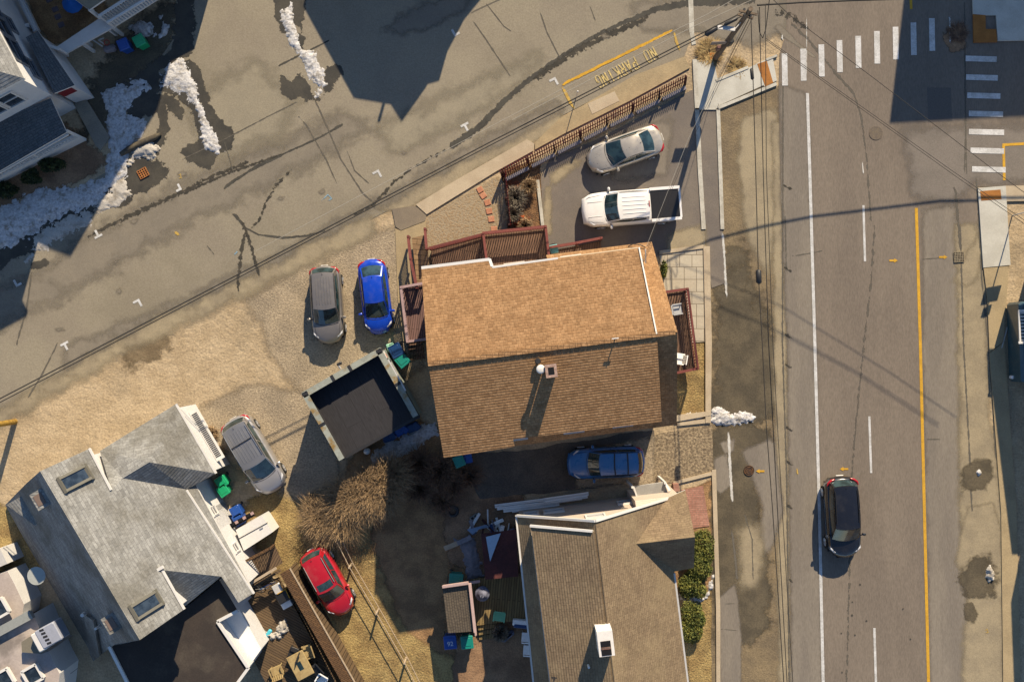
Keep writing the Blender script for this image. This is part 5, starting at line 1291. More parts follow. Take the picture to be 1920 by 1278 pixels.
car('pickup_truck', 'white pickup truck with a flat black bed cover', 'pickup', 1183, 389, -.996, .08, 5.75, 2.0, WHITE_P, hood=1.12, belt=1.16, roof=1.86, nose=.95, cowl=1.60, wsh=.72, rtop=-.95, rbase=-1.06, deck=1.13, rear_ht=1.28, wt=.78, boxy=.75, ribs=5, wheel=.40, extra=bedx, tail=(.1, .1, .4), tailz=.95, crown=.03)
def oldx(root, rp, topz, plan, xf, hw0):
    m_ = MB()
    for b in (.32, .64): m_.tube([rp(.03 + .94 * t / 8, b) + Vector((0, 0, .03)) for t in range(9)], .035, M_blackt, 6)
    m_.build('cross_bar', root, False)
    m_ = MB(); m_.grid(lambda a, b: rp(.04 + .92 * a, .0 + .07 * b) + Vector((-.02, 0, .012)), 4, 2, flat('faded_brown_panel', A(150, 110, 50, .5), .5), True); m_.build('rear_trim', root, False)
car('parked_car', 'old dark blue wagon with black roof bars parked in the shaded driveway', 'car', 1136, 867, -1, .045, 4.5, 1.78, P_('deep_blue', (.012, .11, .33, 1), .25, .1), hood=.98, belt=1.0, roof=1.64, nose=.82, cowl=1.1, wsh=.64, rtop=-1.95, rbase=-2.12, boxy=.6, wheel=.34, wt=.72, extra=oldx, tail=(.1, .1, .4))
car('moving_car', 'black sport utility car driving down the main road', 'car', 1579, 968, .055, 1, 4.75, 1.93, P_('black_paint', (.010, .010, .013, 1), .16, .2, 1.0, .04), hood=1.05, belt=1.1, roof=1.74, nose=.85, cowl=1.35, wsh=.76, rtop=-1.9, rbase=-2.2, rails=M_blackt, wheel=.37, wt=.73, tail=(.2, .26, .34), tailz=1.12)
# vehicle cut by the right edge
tv = empty('parked_van', G(1922, 645), label='dark teal van with a white slatted roof rack cut off by the right edge', cat='van')
M_teal = P_('dark_teal', (.012, .05, .075, 1), .3, .1)
mb = MB(); mb.box(G(1922, 640, .95), (2.2, 4.6, 1.5), M_teal, .03, .14); mb.build('body', tv)
mb = MB(); mb.box(G(1922, 705, .6), (2.3, .2, .3), M_lamp, .03, .05); mb.build('bumper', tv)
mb = MB(); q = G(1916, 612, 1.85)
for k in range(9): mb.box((q.x, q.y - .75 + k * .19, 1.86), (2.2, .07, .05), M_trim, .04, .01)
for s in (-1.08, -.3, 1.08): mb.box((q.x + s, q.y, 1.9), (.1, 1.75, .06), M_trim, .04, .01)
for s in (-.9, .9): mb.box((q.x, q.y + s, 1.91), (2.3, .14, .06), M_trim, .04, .01)
mb.build('roof_rack', tv)

# ------------------------------------------------------------------ picket fences
M_pk = flat('picket_red', A(172, 72, 60, .6), .75, .2, 0, .2); M_pk2 = flat('picket_dark', A(84, 48, 42, .55), .8, .2, 0, .2); M_gboard = flat('grey_board', A(150, 138, 128, .6), .8, .2, 0, .2)
def picket(label, a, b, h, back, post_n, sp=.15, board=True, lean=.24):
    a, b = Vector(a), Vector(b); d = (b - a); L = d.length; d.normalize(); nn = Vector((-d.y, d.x, 0)) * back
    root = empty('picket_fence', a.lerp(b, .5), label=label, cat='fence')
    mb = MB(); k = int(L / sp)
    for i in range(k + 1):
        p = a + d * (L * i / k); hh = h + rnd.uniform(-.02, .02)
        w_ = d * .030; t_ = nn * .011; ln = nn * lean; q = p + Z * hh + ln; q2 = p + Z * (hh + .1) + ln
        mb.add([p - w_ - t_, p + w_ - t_, p + w_ + t_, p - w_ + t_, q - w_ - t_, q + w_ - t_, q + w_ + t_, q - w_ + t_, q2 - t_, q2 + t_],
               [(0, 1, 5, 4), (1, 2, 6, 5), (2, 3, 7, 6), (3, 0, 4, 7), (4, 5, 8), (6, 7, 9), (5, 6, 9, 8), (7, 4, 8, 9)], M_pk)
    mb.build('picket_slat', root)
    for z in (.3, h - .28):
        mb = MB(); mb.bar(a - nn * (.04 - lean * z / h) + Z * z, b - nn * (.04 - lean * z / h) + Z * z, .04, .07, M_pk2); mb.build('rail', root)
    for i in range(post_n):
        p = a.lerp(b, i / (post_n - 1)) - nn * .1; mb = MB(); mb.bar(p, p + Z * (h + .05) + nn * lean, .09, .09, M_pk2); mb.build('post', root)
    if board:
        for i in range(post_n - 1):
            p, q = a.lerp(b, (i + .06) / (post_n - 1)), a.lerp(b, (i + .94) / (post_n - 1)); mb = MB(); mb.bar(p - nn * .30 + Z * .14, q - nn * .30 + Z * .14, .2, .28, M_gboard); mb.build('base_board', root)
picket('long red picket fence beside the parked silver sedan', G(941, 331), G(1283, 156), 1.02, 1, 8)
picket('short red picket fence beside the mulch bed', G(946, 326), G(956, 424), 1.02, 1, 3, board=False, lean=.06)

# wire and wood post fence in the yard
FX = [(630, 996), (660, 1056), (710, 1141), (762, 1232), (800, 1310)]
root = empty('yard_fence', G(710, 1141), label='thin wooden post fence with two pale rails across the yard', cat='fence')
M_palew = flat('pale_wood', A(206, 176, 134, .55), .8, .2, 0, .2)
for x, y in FX: mb = MB(); mb.bar(G(x, y), G(x, y, 1.1), .1, .1, M_palew); mb.build('post', root)
for z, o_ in ((.95, 0), (.45, .16)):
    mb = MB(); mb.tube([G(x + o_ * 32, y - o_ * 8, z) for x, y in FX], .026, M_palew, 5); mb.build('rail', root)

# ------------------------------------------------------------------ bins
def bin_(px, py, rot, mat, label, h=1.0, group=None, z=0, open_=False, text=None, w=.56):
    root = empty('wheelie_bin', G(px, py, z), rot, label=label, cat='bin', group=group)
    mb = MB(); a, b = w * .42, w * .52
    vs = [(-a, -a, .05), (a, -a, .05), (a, a, .05), (-a, a, .05), (-b, -b, h), (b, -b, h), (b, b, h), (-b, b, h)]
    mb.add(vs, [(0, 1, 5, 4), (1, 2, 6, 5), (2, 3, 7, 6), (3, 0, 4, 7), (3, 2, 1, 0), (4, 5, 6, 7)], mat); mb.build('tub', root, False)
    mb = MB(); mb.box((0, -.03, h + .04), (w * 1.12, w * 1.18, .08), mat, 0, .035); mb.box((0, .0, h + .09), (w * .7, w * .7, .03), mat, 0, .02); LI = mb.build('lid', root, False)
    mb = MB(); mb.tube([(-w * .35, w * .66, h - .03), (w * .35, w * .66, h - .03)], .025, M_black, 6); mb.build('handle', root, False)
    for s in (-1, 1): mb = MB(); mb.tube([(s * w * .5, w * .45, .1), (s * w * .58, w * .45, .1)], .1, M_black, 12, False); mb.build('wheel', root, False)
    if text:
        vs, fs = road_text(text, 960, 639, 0, .36, None, 0, 1.0); mb = MB(); mb.add([(x, y - .1, h + .108) for x, y, _ in vs], fs, M_trim); mb.build('lettering', LI, False)
    return root
M_bgreen = flat('bin_green', (.006, .26, .11, 1), .4, .5); M_bteal = flat('bin_teal', (.006, .17, .14, 1), .4, .5); M_bblue = flat('bin_blue', (.008, .055, .26, 1), .4, .5); M_bnavy = flat('bin_navy', (.006, .035, .12, 1), .4, .5)
bin_(424, 898, .6, M_bgreen, 'green bin beside the silver minivan, the one nearer the wall vent'); bin_(427, 914, .6, M_bgreen, 'green bin beside the silver minivan, the one nearer the blue bins')
bin_(450, 953, .5, M_bblue, 'blue bin behind the white cabinet, the one nearer the green bins', .9); bin_(455, 968, .5, M_bblue, 'blue bin touching the slatted rail of the white cabinet', .9)
bin_(746, 656, .5, M_bnavy, 'navy blue bin beside the garage sign', 1.05, w=.66); bin_(757, 674, .7, M_bteal, 'dark green bin beside the garage sign', 1.0, w=.64); bin_(735, 650, .3, flat('bin_mint', (.25, .5, .36, 1), .5), 'pale mint green tub beside the navy bin at the garage', .7, w=.4)
bin_(243, 92, .4, M_bblue, 'dark blue bin in the shade near the basketball hoop'); bin_(272, 85, .5, M_bgreen, 'green bin beside the round snow heap')
bin_(846, 1193, .1, M_bblue, 'blue bin with a number painted on its lid under the small shed', 1.0, text='92', w=.66); bin_(877, 1193, .1, M_bteal, 'teal bin beside the numbered blue bin', 1.0, w=.64)
bin_(856, 1080, 1.5, M_bteal, 'teal bin north of the small shed', 1.0, w=.7); bin_(862, 860, .4, M_bteal, 'green bin behind the brown house by its back wall', .9); bin_(878, 856, .2, M_bblue, 'small blue tub behind the brown house by its back wall', .6, w=.45)
bin_(1037, 469, .2, flat('bin_cyan', (.12, .33, .34, 1), .5), 'pale teal tub on the ramp beside the north deck', .7, z=.35, w=.42)

# ------------------------------------------------------------------ poles and wires
M_pole = gm('weathered_pole', A(150, 124, 92, .5), A(118, 98, 76, .5), 2, 10, .3, stretch=(1, 1, .2))
M_wire = flat('black_cable', (.03, .027, .024, 1), .7, .3)
M_wirel = flat('pale_cable', (.30, .28, .24, 1), .7, .3)
pt = W(1407, 18, 8.8); bs_ = Vector((pt.x, pt.y, 0))
root = empty('utility_pole', bs_, label='tall wooden utility pole with many cables at the street corner', cat='utility pole')
mb = MB(); mb.tube([bs_, bs_ + Z * 4, bs_ + Z * 8.9], [.17, .15, .12], M_pole, 12); mb.build('pole', root)
mb = MB(); q = bs_ + Z * 3.45; mb.box(q + Vector((-.5, -.12, 0)), (.85, .04, .5), flat('sign_back', A(150, 130, 112, .5), .5), .05); mb.build('sign', root)
mb = MB(); mb.box(bs_ + Vector((.22, .05, 3.0)), (.3, .28, .7), M_black, .4, .04); mb.box(bs_ + Vector((-.28, -.05, 2.2)), (.22, .2, .5), flat('meter_rust', A(130, 84, 70, .5), .6), .2, .03); mb.build('utility_box', root)
mb = MB(); lz = 7.0; a, b = W(1378, 55, lz), W(1345, 51, lz + .1); mb.tube([a + (bs_ + Z * lz - a) * .9, a], .03, M_metal, 6); mb.bar(a, b, .2, .1, M_trim); mb.build('street_lamp', root)
for z, w_ in ((8.3, .45), (7.7, .4)): mb = MB(); mb.bar(bs_ + Vector((-w_, .1, z)), bs_ + Vector((w_, -.1, z)), .1, .12, M_pole); mb.build('cross_arm', root)
for i in range(5): mb = MB(); a = i * 1.25; q = bs_ + Vector((.25 * math.cos(a), .25 * math.sin(a), 7.9 + .12 * i)); mb.cyl(q, .06, .07, .22, M_black, 8); mb.tube([bs_ + Z * (7.8 + .1 * i), q], .03, M_black, 5); mb.build('insulator', root)
pole2 = G(28, 790); root = empty('utility_pole', pole2, label='yellow brown wooden pole at the left edge of the sandy verge', cat='utility pole')
mb = MB(); mb.tube([pole2, pole2 + Z * 8.5], [.17, .13], gm('yellow_pole', A(196, 150, 60, .5), A(160, 118, 50, .5), 2, 9, .3), 12); mb.build('pole', root)
mb = MB(); mb.bar(pole2 + Vector((-.7, .2, 7.6)), pole2 + Vector((.7, -.2, 7.6)), .1, .12, M_pole); mb.build('cross_arm', root)
def wire(label, pts, rad=.022, mat=None, sag=0.0, group='overhead cables from the corner utility pole', boxes=()):
    P = []
    for (a, b) in zip(pts[:-1], pts[1:]):
        k = 10
        for j in range(k):
            t = j / k; P.append(W(a[0] + (b[0] - a[0]) * t, a[1] + (b[1] - a[1]) * t, a[2] + (b[2] - a[2]) * t - sag * 4 * t * (1 - t)))
    P.append(W(*pts[-1]))
    mb = MB(); mb.tube(P, rad, mat or M_wire, 5); o = mb.build('overhead_cable', label=label, cat='cable', group=group)
    for i, j, rr in boxes:
        m_ = MB(); q = W(*i); q2 = W(*j); m_.tube([q, q.lerp(q2, .1), q.lerp(q2, .9), q2], [rr * .4, rr, rr, rr * .4], M_black, 8); m_.build('splice_case', o)
    return o
wire('upper one of two thick cables running along the side road', [(1395, 22, 7.6), (920, 266, 6.9), (480, 497, 6.8), (0, 747, 7.0), (-80, 789, 7.1)], .034, boxes=(((1345, 51, 7.4), (1322, 66, 7.4), .14),))
wire('lower one of two thick cables running along the side road', [(1398, 27, 7.2), (920, 272, 6.5), (480, 503, 6.4), (0, 754, 6.6), (-80, 796, 6.7)], .028, boxes=(((1383, 34, 7.2), (1358, 47, 7.2), .1),))
wire('thin pale cable running up to the left from the pole top', [(1392, -10, 8.0), (1330, 25, 7.9), (1260, 60, 7.8), (960, 216, 7.5), (480, 470, 7.3)], .012, M_wirel); wire('second thin pale cable running up to the left from the pole top', [(1410, 0, 8.4), (1300, 50, 8.2), (960, 225, 7.6)], .012, M_wirel)
wire('cable with the big splice case running down beside the main road', [(1408, 30, 7.4), (1412, 150, 7.2), (1417, 320, 7.0), (1422, 515, 6.9), (1429, 640, 6.9), (1437, 800, 6.9), (1449, 960, 7.0), (1471, 1300, 7.2)], .024, boxes=(((1422, 505, 6.85), (1423, 532, 6.85), .15), ((1409, 128, 7.15), (1411, 150, 7.15), .09)))
wire('middle one of three cables running down beside the main road', [(1424, 14, 7.6), (1431, 320, 7.2), (1441, 640, 7.1), (1458, 960, 7.2), (1477, 1300, 7.4)], .022); wire('right one of three cables running down beside the main road', [(1435, 10, 7.9), (1437, 320, 7.5), (1449, 640, 7.4), (1467, 960, 7.5), (1488, 1300, 7.7)], .018)
wire('black cable looping above the corner ramp', [(1445, -20, 7.9), (1436, 55, 7.4), (1430, 72, 7.3), (1424, 60, 7.3), (1421, 20, 7.7)], .022); wire('thick cable crossing the main road along the top edge', [(1420, 10, 7.7), (1500, 5, 7.1), (1600, 1, 6.75), (1700, -2, 6.5), (1960, -20, 6.3), (2300, -60, 6.8)], .05)
wire('upper diagonal cable crossing the main road', [(1450, 0, 7.9), (1480, 28, 7.7), (1640, 148, 7.0), (1865, 320, 6.6), (2000, 420, 6.5)], .016); wire('first of two close diagonal cables crossing the main road', [(1436, 72, 7.6), (1610, 196, 6.9), (1785, 320, 6.5), (1960, 440, 6.4)], .014); wire('second of two close diagonal cables crossing the main road', [(1437, 76, 7.6), (1612, 202, 6.9), (1787, 327, 6.5), (1960, 447, 6.4)], .014)
for k, nm in enumerate(('left', 'middle', 'right')): wire(f'{nm} one of three thin service wires from the pole to the brown house', [(1404 + k * 5, 28, 7.4), (1345 + k * 4, 148, 6.6), (1290 + k * 4, 262, 6.2), (1212 + k * 2, 462, 5.8)], .011, M_wire if k else M_wirel)
wire('guy wire from the pole top down to the ramp corner', [(1410, 25, 8.2), (1345, 152, .4)], .012, M_wire)

# ---- sign post at the right edge
sp = G(1898, 404); root = empty('sign_post', sp, label='tall thin sign post on the right pavement leaning out of the photo', cat='sign')
mb = MB(); mb.tube([sp, sp + Z * 3.7], .035, M_metal, 8); mb.build('post', root)
mb = MB(); mb.bar(sp + Vector((-.42, -.05, 2.95)), sp + Vector((.5, .12, 2.95)), .03, .55, M_metal); mb.build('sign_plate', root); mb = MB(); mb.bar(sp + Vector((-.2, -.05, 3.5)), sp + Vector((.24, .05, 3.5)), .03, .36, M_metal); mb.build('small_sign_plate', root)
mb = MB(); mb.tube([G(1882, 640, .0), G(1888, 614, .0) + Z * .02], .03, M_metal, 6); mb.bar(G(1877, 652, .06), G(1888, 613, .06), .05, .06, M_metal); mb.build('wheel_stop', label='thin pale metal bar lying in the shade beside the teal van', cat='bar')
# small sign posts whose shadows show
for px, py, h, lb in ((1080, 184, 1.6, 'thin metal post beside the blue mark on the sandy pavement'),):
    o = empty('marker_post', G(px, py), label=lb, cat='post'); mb = MB(); mb.tube([G(px, py), G(px, py, h)], .025, M_metal, 6); mb.build('post', o); mb = MB(); mb.ball(G(px, py, h), .05, M_trim, 6); mb.build('cap', o)

# ------------------------------------------------------------------ plants
def leafm(name, c1, c2): 
    m = gm(name, c1, c2, 3.5, 20, .3, rough=.7, lo=.4, hi=.6); return m
M_shrub = leafm('evergreen_leaf', (.16, .16, .035, 1), (.06, .08, .02, 1)); M_shrubd = leafm('dark_leaf', (.05, .065, .02, 1), (.02, .03, .014, 1))
M_straw = gm('straw_blade', A(184, 148, 100, .68), A(128, 100, 68, .68), 6, 12, .4); M_twig = gm('bare_twig', A(150, 112, 78, .6), A(112, 82, 60, .6), 4, 12, .3)
def shrub(px, py, rx, ry, h, label, mat, n=2600, seed=1, ls=.10):
    rr = random.Random(seed); c = G(px, py)
    root = empty('shrub', c, label=label, cat='shrub')
    mb = MB()
    for i in range(7): a = i * .9; mb.tube([c, c + Vector((rx * .5 * math.cos(a), ry * .5 * math.sin(a), h * .6))], [.04, .012], M_twig, 5)
    mb.build('stem', root)
    mb = MB()
    lobes = [(rr.uniform(-.6, .6), rr.uniform(-.6, .6), rr.uniform(.45, .8), rr.uniform(.38, .6)) for _ in range(9)] + [(0, 0, .6, .75)]
    for i in range(n):
        lx, ly, lz, lr = rr.choice(lobes)
        d = Vector((rr.gauss(0, 1), rr.gauss(0, 1), abs(rr.gauss(0, .9)))).normalized() * lr * rr.uniform(.72, 1.08)
        p = c + Vector(((lx + d.x) * rx * .8, (ly + d.y) * ry * .8, max(.04, (lz * .7 + d.z * .7) * h * .75)))
        a = Vector((rr.gauss(0, 1), rr.gauss(0, 1), rr.gauss(0, .6))).normalized(); b = a.cross(Vector((rr.gauss(0, 1), rr.gauss(0, 1), rr.gauss(0, 1)))).normalized(); s = ls * rr.uniform(.5, 1.2)
        mb.add([p - a * s, p + b * s * .45, p + a * s, p - b * s * .45], [(0, 1, 2, 3)], mat)
    mb.build('foliage', root); return root
shrub(1308, 1034, 1.25, 1.75, 1.6, 'green evergreen shrub at the corner of the taupe house wing', M_shrub, 8000, 3, .075); shrub(1296, 1088, 1.0, 1.15, 1.3, 'green shrub above the snow patch beside the taupe house', M_shrub, 6000, 4, .075); shrub(1294, 1162, 1.05, 1.5, 1.4, 'round green shrub below the snow patch beside the taupe house', M_shrub, 6500, 5, .075)
shrub(104, 312, .9, .6, 1.0, 'dark evergreen shrub in the shade by the white porch', M_shrubd, 2200, 6); shrub(64, 332, .8, .55, .9, 'second dark evergreen shrub by the white porch', M_shrubd, 2000, 7); shrub(20, 358, .9, .6, .9, 'dark shrub by the white porch nearest the left edge', M_shrubd, 1800, 8); shrub(1244, 506, .28, .65, .9, 'narrow yellow green shrub beside the brown house and the terrace', M_shrub, 900, 9)
def clump(name, px, py, rad, h, label, mat, n=1800, seed=1, lean=(0, 0), group=None, bw=.016, spread=1.0):
    rr = random.Random(seed); c = G(px, py)
    mb = MB()
    for i in range(n):
        r0 = rad * .55 * math.sqrt(rr.random()); a0 = rr.uniform(0, 6.283); p = c + Vector((r0 * math.cos(a0), r0 * math.sin(a0), 0))
        a1 = a0 + rr.gauss(0, .7 if spread < 1.5 else 1.6); out = rad * spread * rr.uniform(.15, .8) ** (1 / spread); hh = h * rr.uniform(.45, 1.05)
        d = Vector((math.cos(a1) * out + lean[0], math.sin(a1) * out + lean[1], 0))
        w_ = Vector((-math.sin(a1), math.cos(a1), 0)) * bw * rr.uniform(.6, 1.4)
        q1 = p + d * .3 + Z * hh * .62; q2 = p + d * .8 + Z * hh; q3 = p + d * 1.25 + Z * hh * rr.uniform(.72, .95)
        mb.add([p - w_, p + w_, q1 - w_, q1 + w_, q2 - w_ * .8, q2 + w_ * .8, q3], [(0, 1, 3, 2), (2, 3, 5, 4), (4, 5, 6)], mat)
    return mb.build(name, label=label, cat='plant', group=group)
gp = 'tall dry ornamental grass behind the garage'
for i, (x, y, rr_, hh, nn_) in enumerate(((612, 962, .95, 1.5, 2200), (642, 936, .9, 1.7, 2200), (668, 920, 1.0, 1.9, 2400), (700, 900, 1.05, 2.0, 2600), (735, 884, .95, 2.0, 2400), (690, 932, 1.0, 1.8, 2400), (722, 915, .95, 1.9, 2200), (650, 962, .9, 1.6, 2200), (596, 940, .6, 1.2, 1100), (620, 984, .7, 1.3, 1400))):
    clump('ornamental_grass', x, y, rr_, hh, 'dry golden grass clump in the tall thicket behind the garage', M_straw, int(nn_ * .46), 40 + i, group=gp, bw=.0085, spread=1.6, lean=(rnd.uniform(-.25, .1), rnd.uniform(-.3, .05)))
gp2 = 'dark bare bushes behind the brown house'
for i, (x, y, rr_, hh, nn_) in enumerate(((790, 868, 1.0, 1.3, 1300), (826, 882, 1.0, 1.2, 1200), (788, 912, .9, 1.0, 1000), (850, 905, .9, .9, 900), (830, 935, .9, .8, 800), (880, 890, .8, .8, 700))):
    clump('bare_bush', x, y, rr_, hh, 'dark bare twiggy bush in the shade behind the brown house', M_twig, int(nn_ * .5), 70 + i, group=gp2, bw=.012)
M_lav = gm('silver_twig', A(160, 142, 112, .55), A(110, 96, 74, .55), 5, 12, .4)
for i, (x, y, r_, mt, lb) in enumerate(((966, 372, .6, M_lav, 'grey twiggy dead shrub in the mulch bed behind the fence'), (962, 402, .5, M_lav, 'grey twiggy dead shrub in the mulch bed near the deck'), (992, 352, .45, M_straw, 'straw coloured dead plant in the mulch bed near the kerb'), (984, 425, .4, M_straw, 'low straw coloured plant in the mulch bed touching the deck'))):
    clump('dead_shrub', x, y, r_, .7, lb, mt, 700, 90 + i, bw=.012)
clump('dead_shrub', 974, 414, .32, .3, 'small bright orange dead plant in the mulch bed', gm('orange_plant', A(222, 104, 44), A(190, 84, 40), 4, 12, .3), 500, 99)
clump('dead_shrub', 398, 812, .45, .5, 'straw coloured dead plant beside the white wall vent', M_straw, 500, 101); clump('dead_shrub', 412, 846, .4, .4, 'low straw plant behind the silver minivan', M_straw, 400, 102)
clump('dead_shrub', 1330, 98, .75, .12, 'flattened tan dead weeds behind the corner ramp', gm('tan_weed', A(196, 160, 98), A(140, 108, 62), 5, 10, .4), 900, 103); clump('dead_shrub', 1382, 128, .6, .1, 'small tan weeds at the foot of the utility pole', bpy.data.materials['tan_weed'], 400, 104)
clump('dead_shrub', 1795, 62, .6, .15, 'flattened dark weeds in the shade at the top right corner', M_twig, 300, 105)

# ------------------------------------------------------------------ yard of the taupe house: shed, deck and clutter
M_shedr = shingle('shed_shingles', A(128, 110, 84, .5), A(116, 100, 78, .5), A(84, 72, 58, .5), .16, .14, .01)
M_pinkw = flat('pinkish_trim', A(232, 190, 164, .5), .6, .3, 0, .12)
root = empty('shed', G(860, 1142), label='small lean-to shed with a grey brown roof and pinkish trim', cat='shed')
mb = MB(); mb.plate([W(830, 1103, 2.1), W(878, 1096, 2.4), W(888, 1183, 2.4), W(840, 1186, 2.1)], .1, M_shedr, M_pinkw); mb.build('roof', root)
mb = MB(); mb.prism([W(833, 1108, 2), W(874, 1101, 2), W(884, 1176, 2), W(843, 1180, 2)], 0, 2.05, siding('shed_wall', (.30, .25, .21, 1))); mb.build('wall', root)
mb = MB(); mb.bar(W(830, 1099, 2.2), W(878, 1092, 2.5), .14, .2, M_pinkw); mb.bar(W(881, 1093, 2.5), W(891, 1184, 2.5), .16, .2, M_pinkw); mb.build('fascia', root)
M_ydeck = planks('yard_deck_boards', A(176, 144, 88, .5), A(150, 120, 74, .5), .15, math.radians(95), 3)
root = empty('deck', G(940, 1130), label='weathered plank deck between the small shed and the taupe house', cat='deck')
mb = MB(); mb.plate([W(882, 1086, .5), W(986, 1074, .5), W(994, 1160, .5), W(894, 1172, .5)], .14, M_ydeck, M_ydeck); mb.build('floor', root)
mb = MB()
for k in range(3): mb.plate([W(896 + k, 1173 + k * 9, .36 - k * .12), W(930 + k, 1168 + k * 9, .36 - k * .12), W(931 + k, 1176 + k * 9, .36 - k * .12), W(897 + k, 1181 + k * 9, .36 - k * .12)], .04, M_ydeck, M_ydeck)
mb.build('steps', root)
mb = MB(); mb.bar(W(879, 1092, 1.2), W(900, 1089, 1.2), .14, .1, M_pinkw); mb.bar(W(881, 1092, 1.2), W(892, 1190, 1.1), .14, .1, M_pinkw); mb.bar(W(881, 1093, .9), W(892, 1188, .9), .05, .8, M_pinkw); mb.build('handrail', root)
M_redmat = gm('red_brown_roof', A(120, 66, 56, .5), A(96, 56, 50, .5), .8, 9, .2)
root = empty('pergola', G(935, 1045), label='dark red flat canopy beside the taupe house', cat='canopy')
mb = MB(); mb.plate([W(902, 1000, 1.9), W(968, 992, 1.9), W(972, 1080, 1.8), W(910, 1086, 1.8)], .06, M_redmat, M_redmat)
mb.build('roof', root)
for p in ((904, 1003), (966, 996), (970, 1076), (912, 1082)): q = W(*p, 1.8); mb = MB(); mb.bar((q.x, q.y, 0), q, .1, .1, M_pk2); mb.build('post', root)
mb = MB(); mb.plate([W(911, 1006, 2.0), W(939, 999, 2.0), W(919, 1052, 2.0)], .02, flat('pale_blue_tarp', (.30, .40, .52, 1), .6), None); mb.build('tarp', label='pale blue triangular tarp lying on the dark red canopy', cat='tarp')
root = empty('patio_umbrella', W(905, 1107, .5), label='closed grey patio umbrella on a round base by the shed', cat='umbrella'); M_grayc = gm('grey_cover', A(146, 142, 146, .5), A(110, 106, 112, .5), 3, 9, .2, .03, 6)
mb = MB(); c = W(905, 1107, .5); mb.cyl((c.x, c.y, 1.2), .42, .12, .5, M_grayc, 14); mb.ball((c.x, c.y, 1.2), (.44, .44, .2), M_grayc, 7); mb.build('canopy', root); mb = MB(); mb.cyl((c.x, c.y, .5), .3, .3, .08, M_grayc, 14); mb.tube([(c.x, c.y, .5), (c.x, c.y, 1.8)], .03, M_black, 6); mb.build('pole', root)
chair('patio_chair', 936, 1152, .5, 3.0, flat('green_chair', (.16, .42, .25, 1), .5), 'pale green patio chair at the edge of the plank deck', w=.6)
clump('dead_shrub', 938, 1182, .45, .7, 'dry potted plant behind the pale green patio chair', M_lav, 600, 120)
chair('plastic_chair', 986, 1190, 0, 1.5, M_whitepl, 'white plastic chair against the taupe house, the one nearer the deck'); chair('plastic_chair', 989, 1214, 0, 1.5, M_whitepl, 'white plastic chair against the taupe house, the one farther from the deck')
mb = MB(); mb.box(W(979, 1166, .6), (1.1, .35, .5), M_whitepl, -.1, .05); mb.box(W(979, 1172, .66), (1.0, .25, .4), M_bnavy, -.1, .04); mb.build('bench', label='white and navy storage bench at the edge of the plank deck', cat='bench')
mb = MB(); mb.box(W(952, 1192, .2), (.9, .3, .3), M_grayc, .7, .1); mb.build('covered_item', label='grey covered bundle lying beside the white plastic chairs', cat='bundle')
mb = MB(); mb.bar(G(834, 1026, .3), G(858, 1016, .3), .28, .1, M_palew); mb.bar(G(858, 1016, .32), G(884, 1004, .36), .26, .1, M_gboard); mb.build('plank', label='pale timber plank sticking out from the clutter west of the canopy', cat='plank')
mb = MB(); mb.tube([G(849 + 9 * math.cos(a * .45), 957 + 9 * math.sin(a * .45), .1) for a in range(15)], .1, M_black, 8); mb.build('tyre', label='black tyre lying on the dark yard grass', cat='tyre')
mb = MB(); c = G(889, 968, .12); mb.box(c, (.5, .24, .2), gm('cinder_block', A(150, 140, 118), A(128, 120, 104), 4, 9, .2), .6)
for s in (-.11, .11): mb.box((c.x + s * math.cos(.6), c.y + s * math.sin(.6), .222), (.14, .13, .01), M_dark, .6)
mb.build('cinder_block', label='grey hollow concrete block lying in the dark yard', cat='block')
gp = 'pieces of scrap lying in the shade beside the taupe house'
for i in range(16):
    x, y = rnd.uniform(872, 972), rnd.uniform(968, 1000); mb = MB(); a = rnd.uniform(0, 3)
    mt = rnd.choice((M_gboard, M_grayc, M_bnavy, M_pk2, M_whitepl, M_metal)); mb.box(G(x, y, .1 + .02 * (i % 5)), (rnd.uniform(.25, 1.2), rnd.uniform(.06, .3), rnd.uniform(.05, .2)), mt, a, .02)
    mb.build('scrap_piece', label='piece of scrap in the shaded junk pile beside the taupe house', cat='scrap', group=gp)
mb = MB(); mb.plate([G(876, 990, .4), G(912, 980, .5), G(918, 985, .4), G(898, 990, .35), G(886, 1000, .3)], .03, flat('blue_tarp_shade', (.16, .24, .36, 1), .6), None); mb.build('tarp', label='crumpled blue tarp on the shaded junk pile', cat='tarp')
mb = MB(); heap(mb, [(850, 1010), (890, 1005), (905, 1080), (880, 1086), (870, 1050)], .3, M_gboard, seed=55); mb.build('junk_cover', label='grey cover over junk west of the dark red canopy', cat='cover')
for i, (x, y, a, c_, lb) in enumerate(((730, 818, .3, M_bnavy, 'dark blue crate behind the garage nearer the grass'), (752, 806, .6, M_bblue, 'blue tarp bundle in the middle behind the garage'), (774, 800, .4, M_bnavy, 'dark blue crate behind the garage nearer the house'))):
    mb = MB(); mb.box(G(x, y, .3), (.7, .5, .6), c_, a, .08); mb.box(G(x + 8, y - 3, .5), (.4, .5, .3), c_, a + .4, .06); mb.build('crate', label=lb, cat='crate')
mb = MB(); mb.ball(G(690, 844, .5), (.2, .2, .25), M_whitepl, 6); mb.cyl(G(690, 844, 0), .14, .2, .5, M_whitepl, 10); mb.build('bucket', label='white bucket behind the garage at its back wall', cat='bucket')

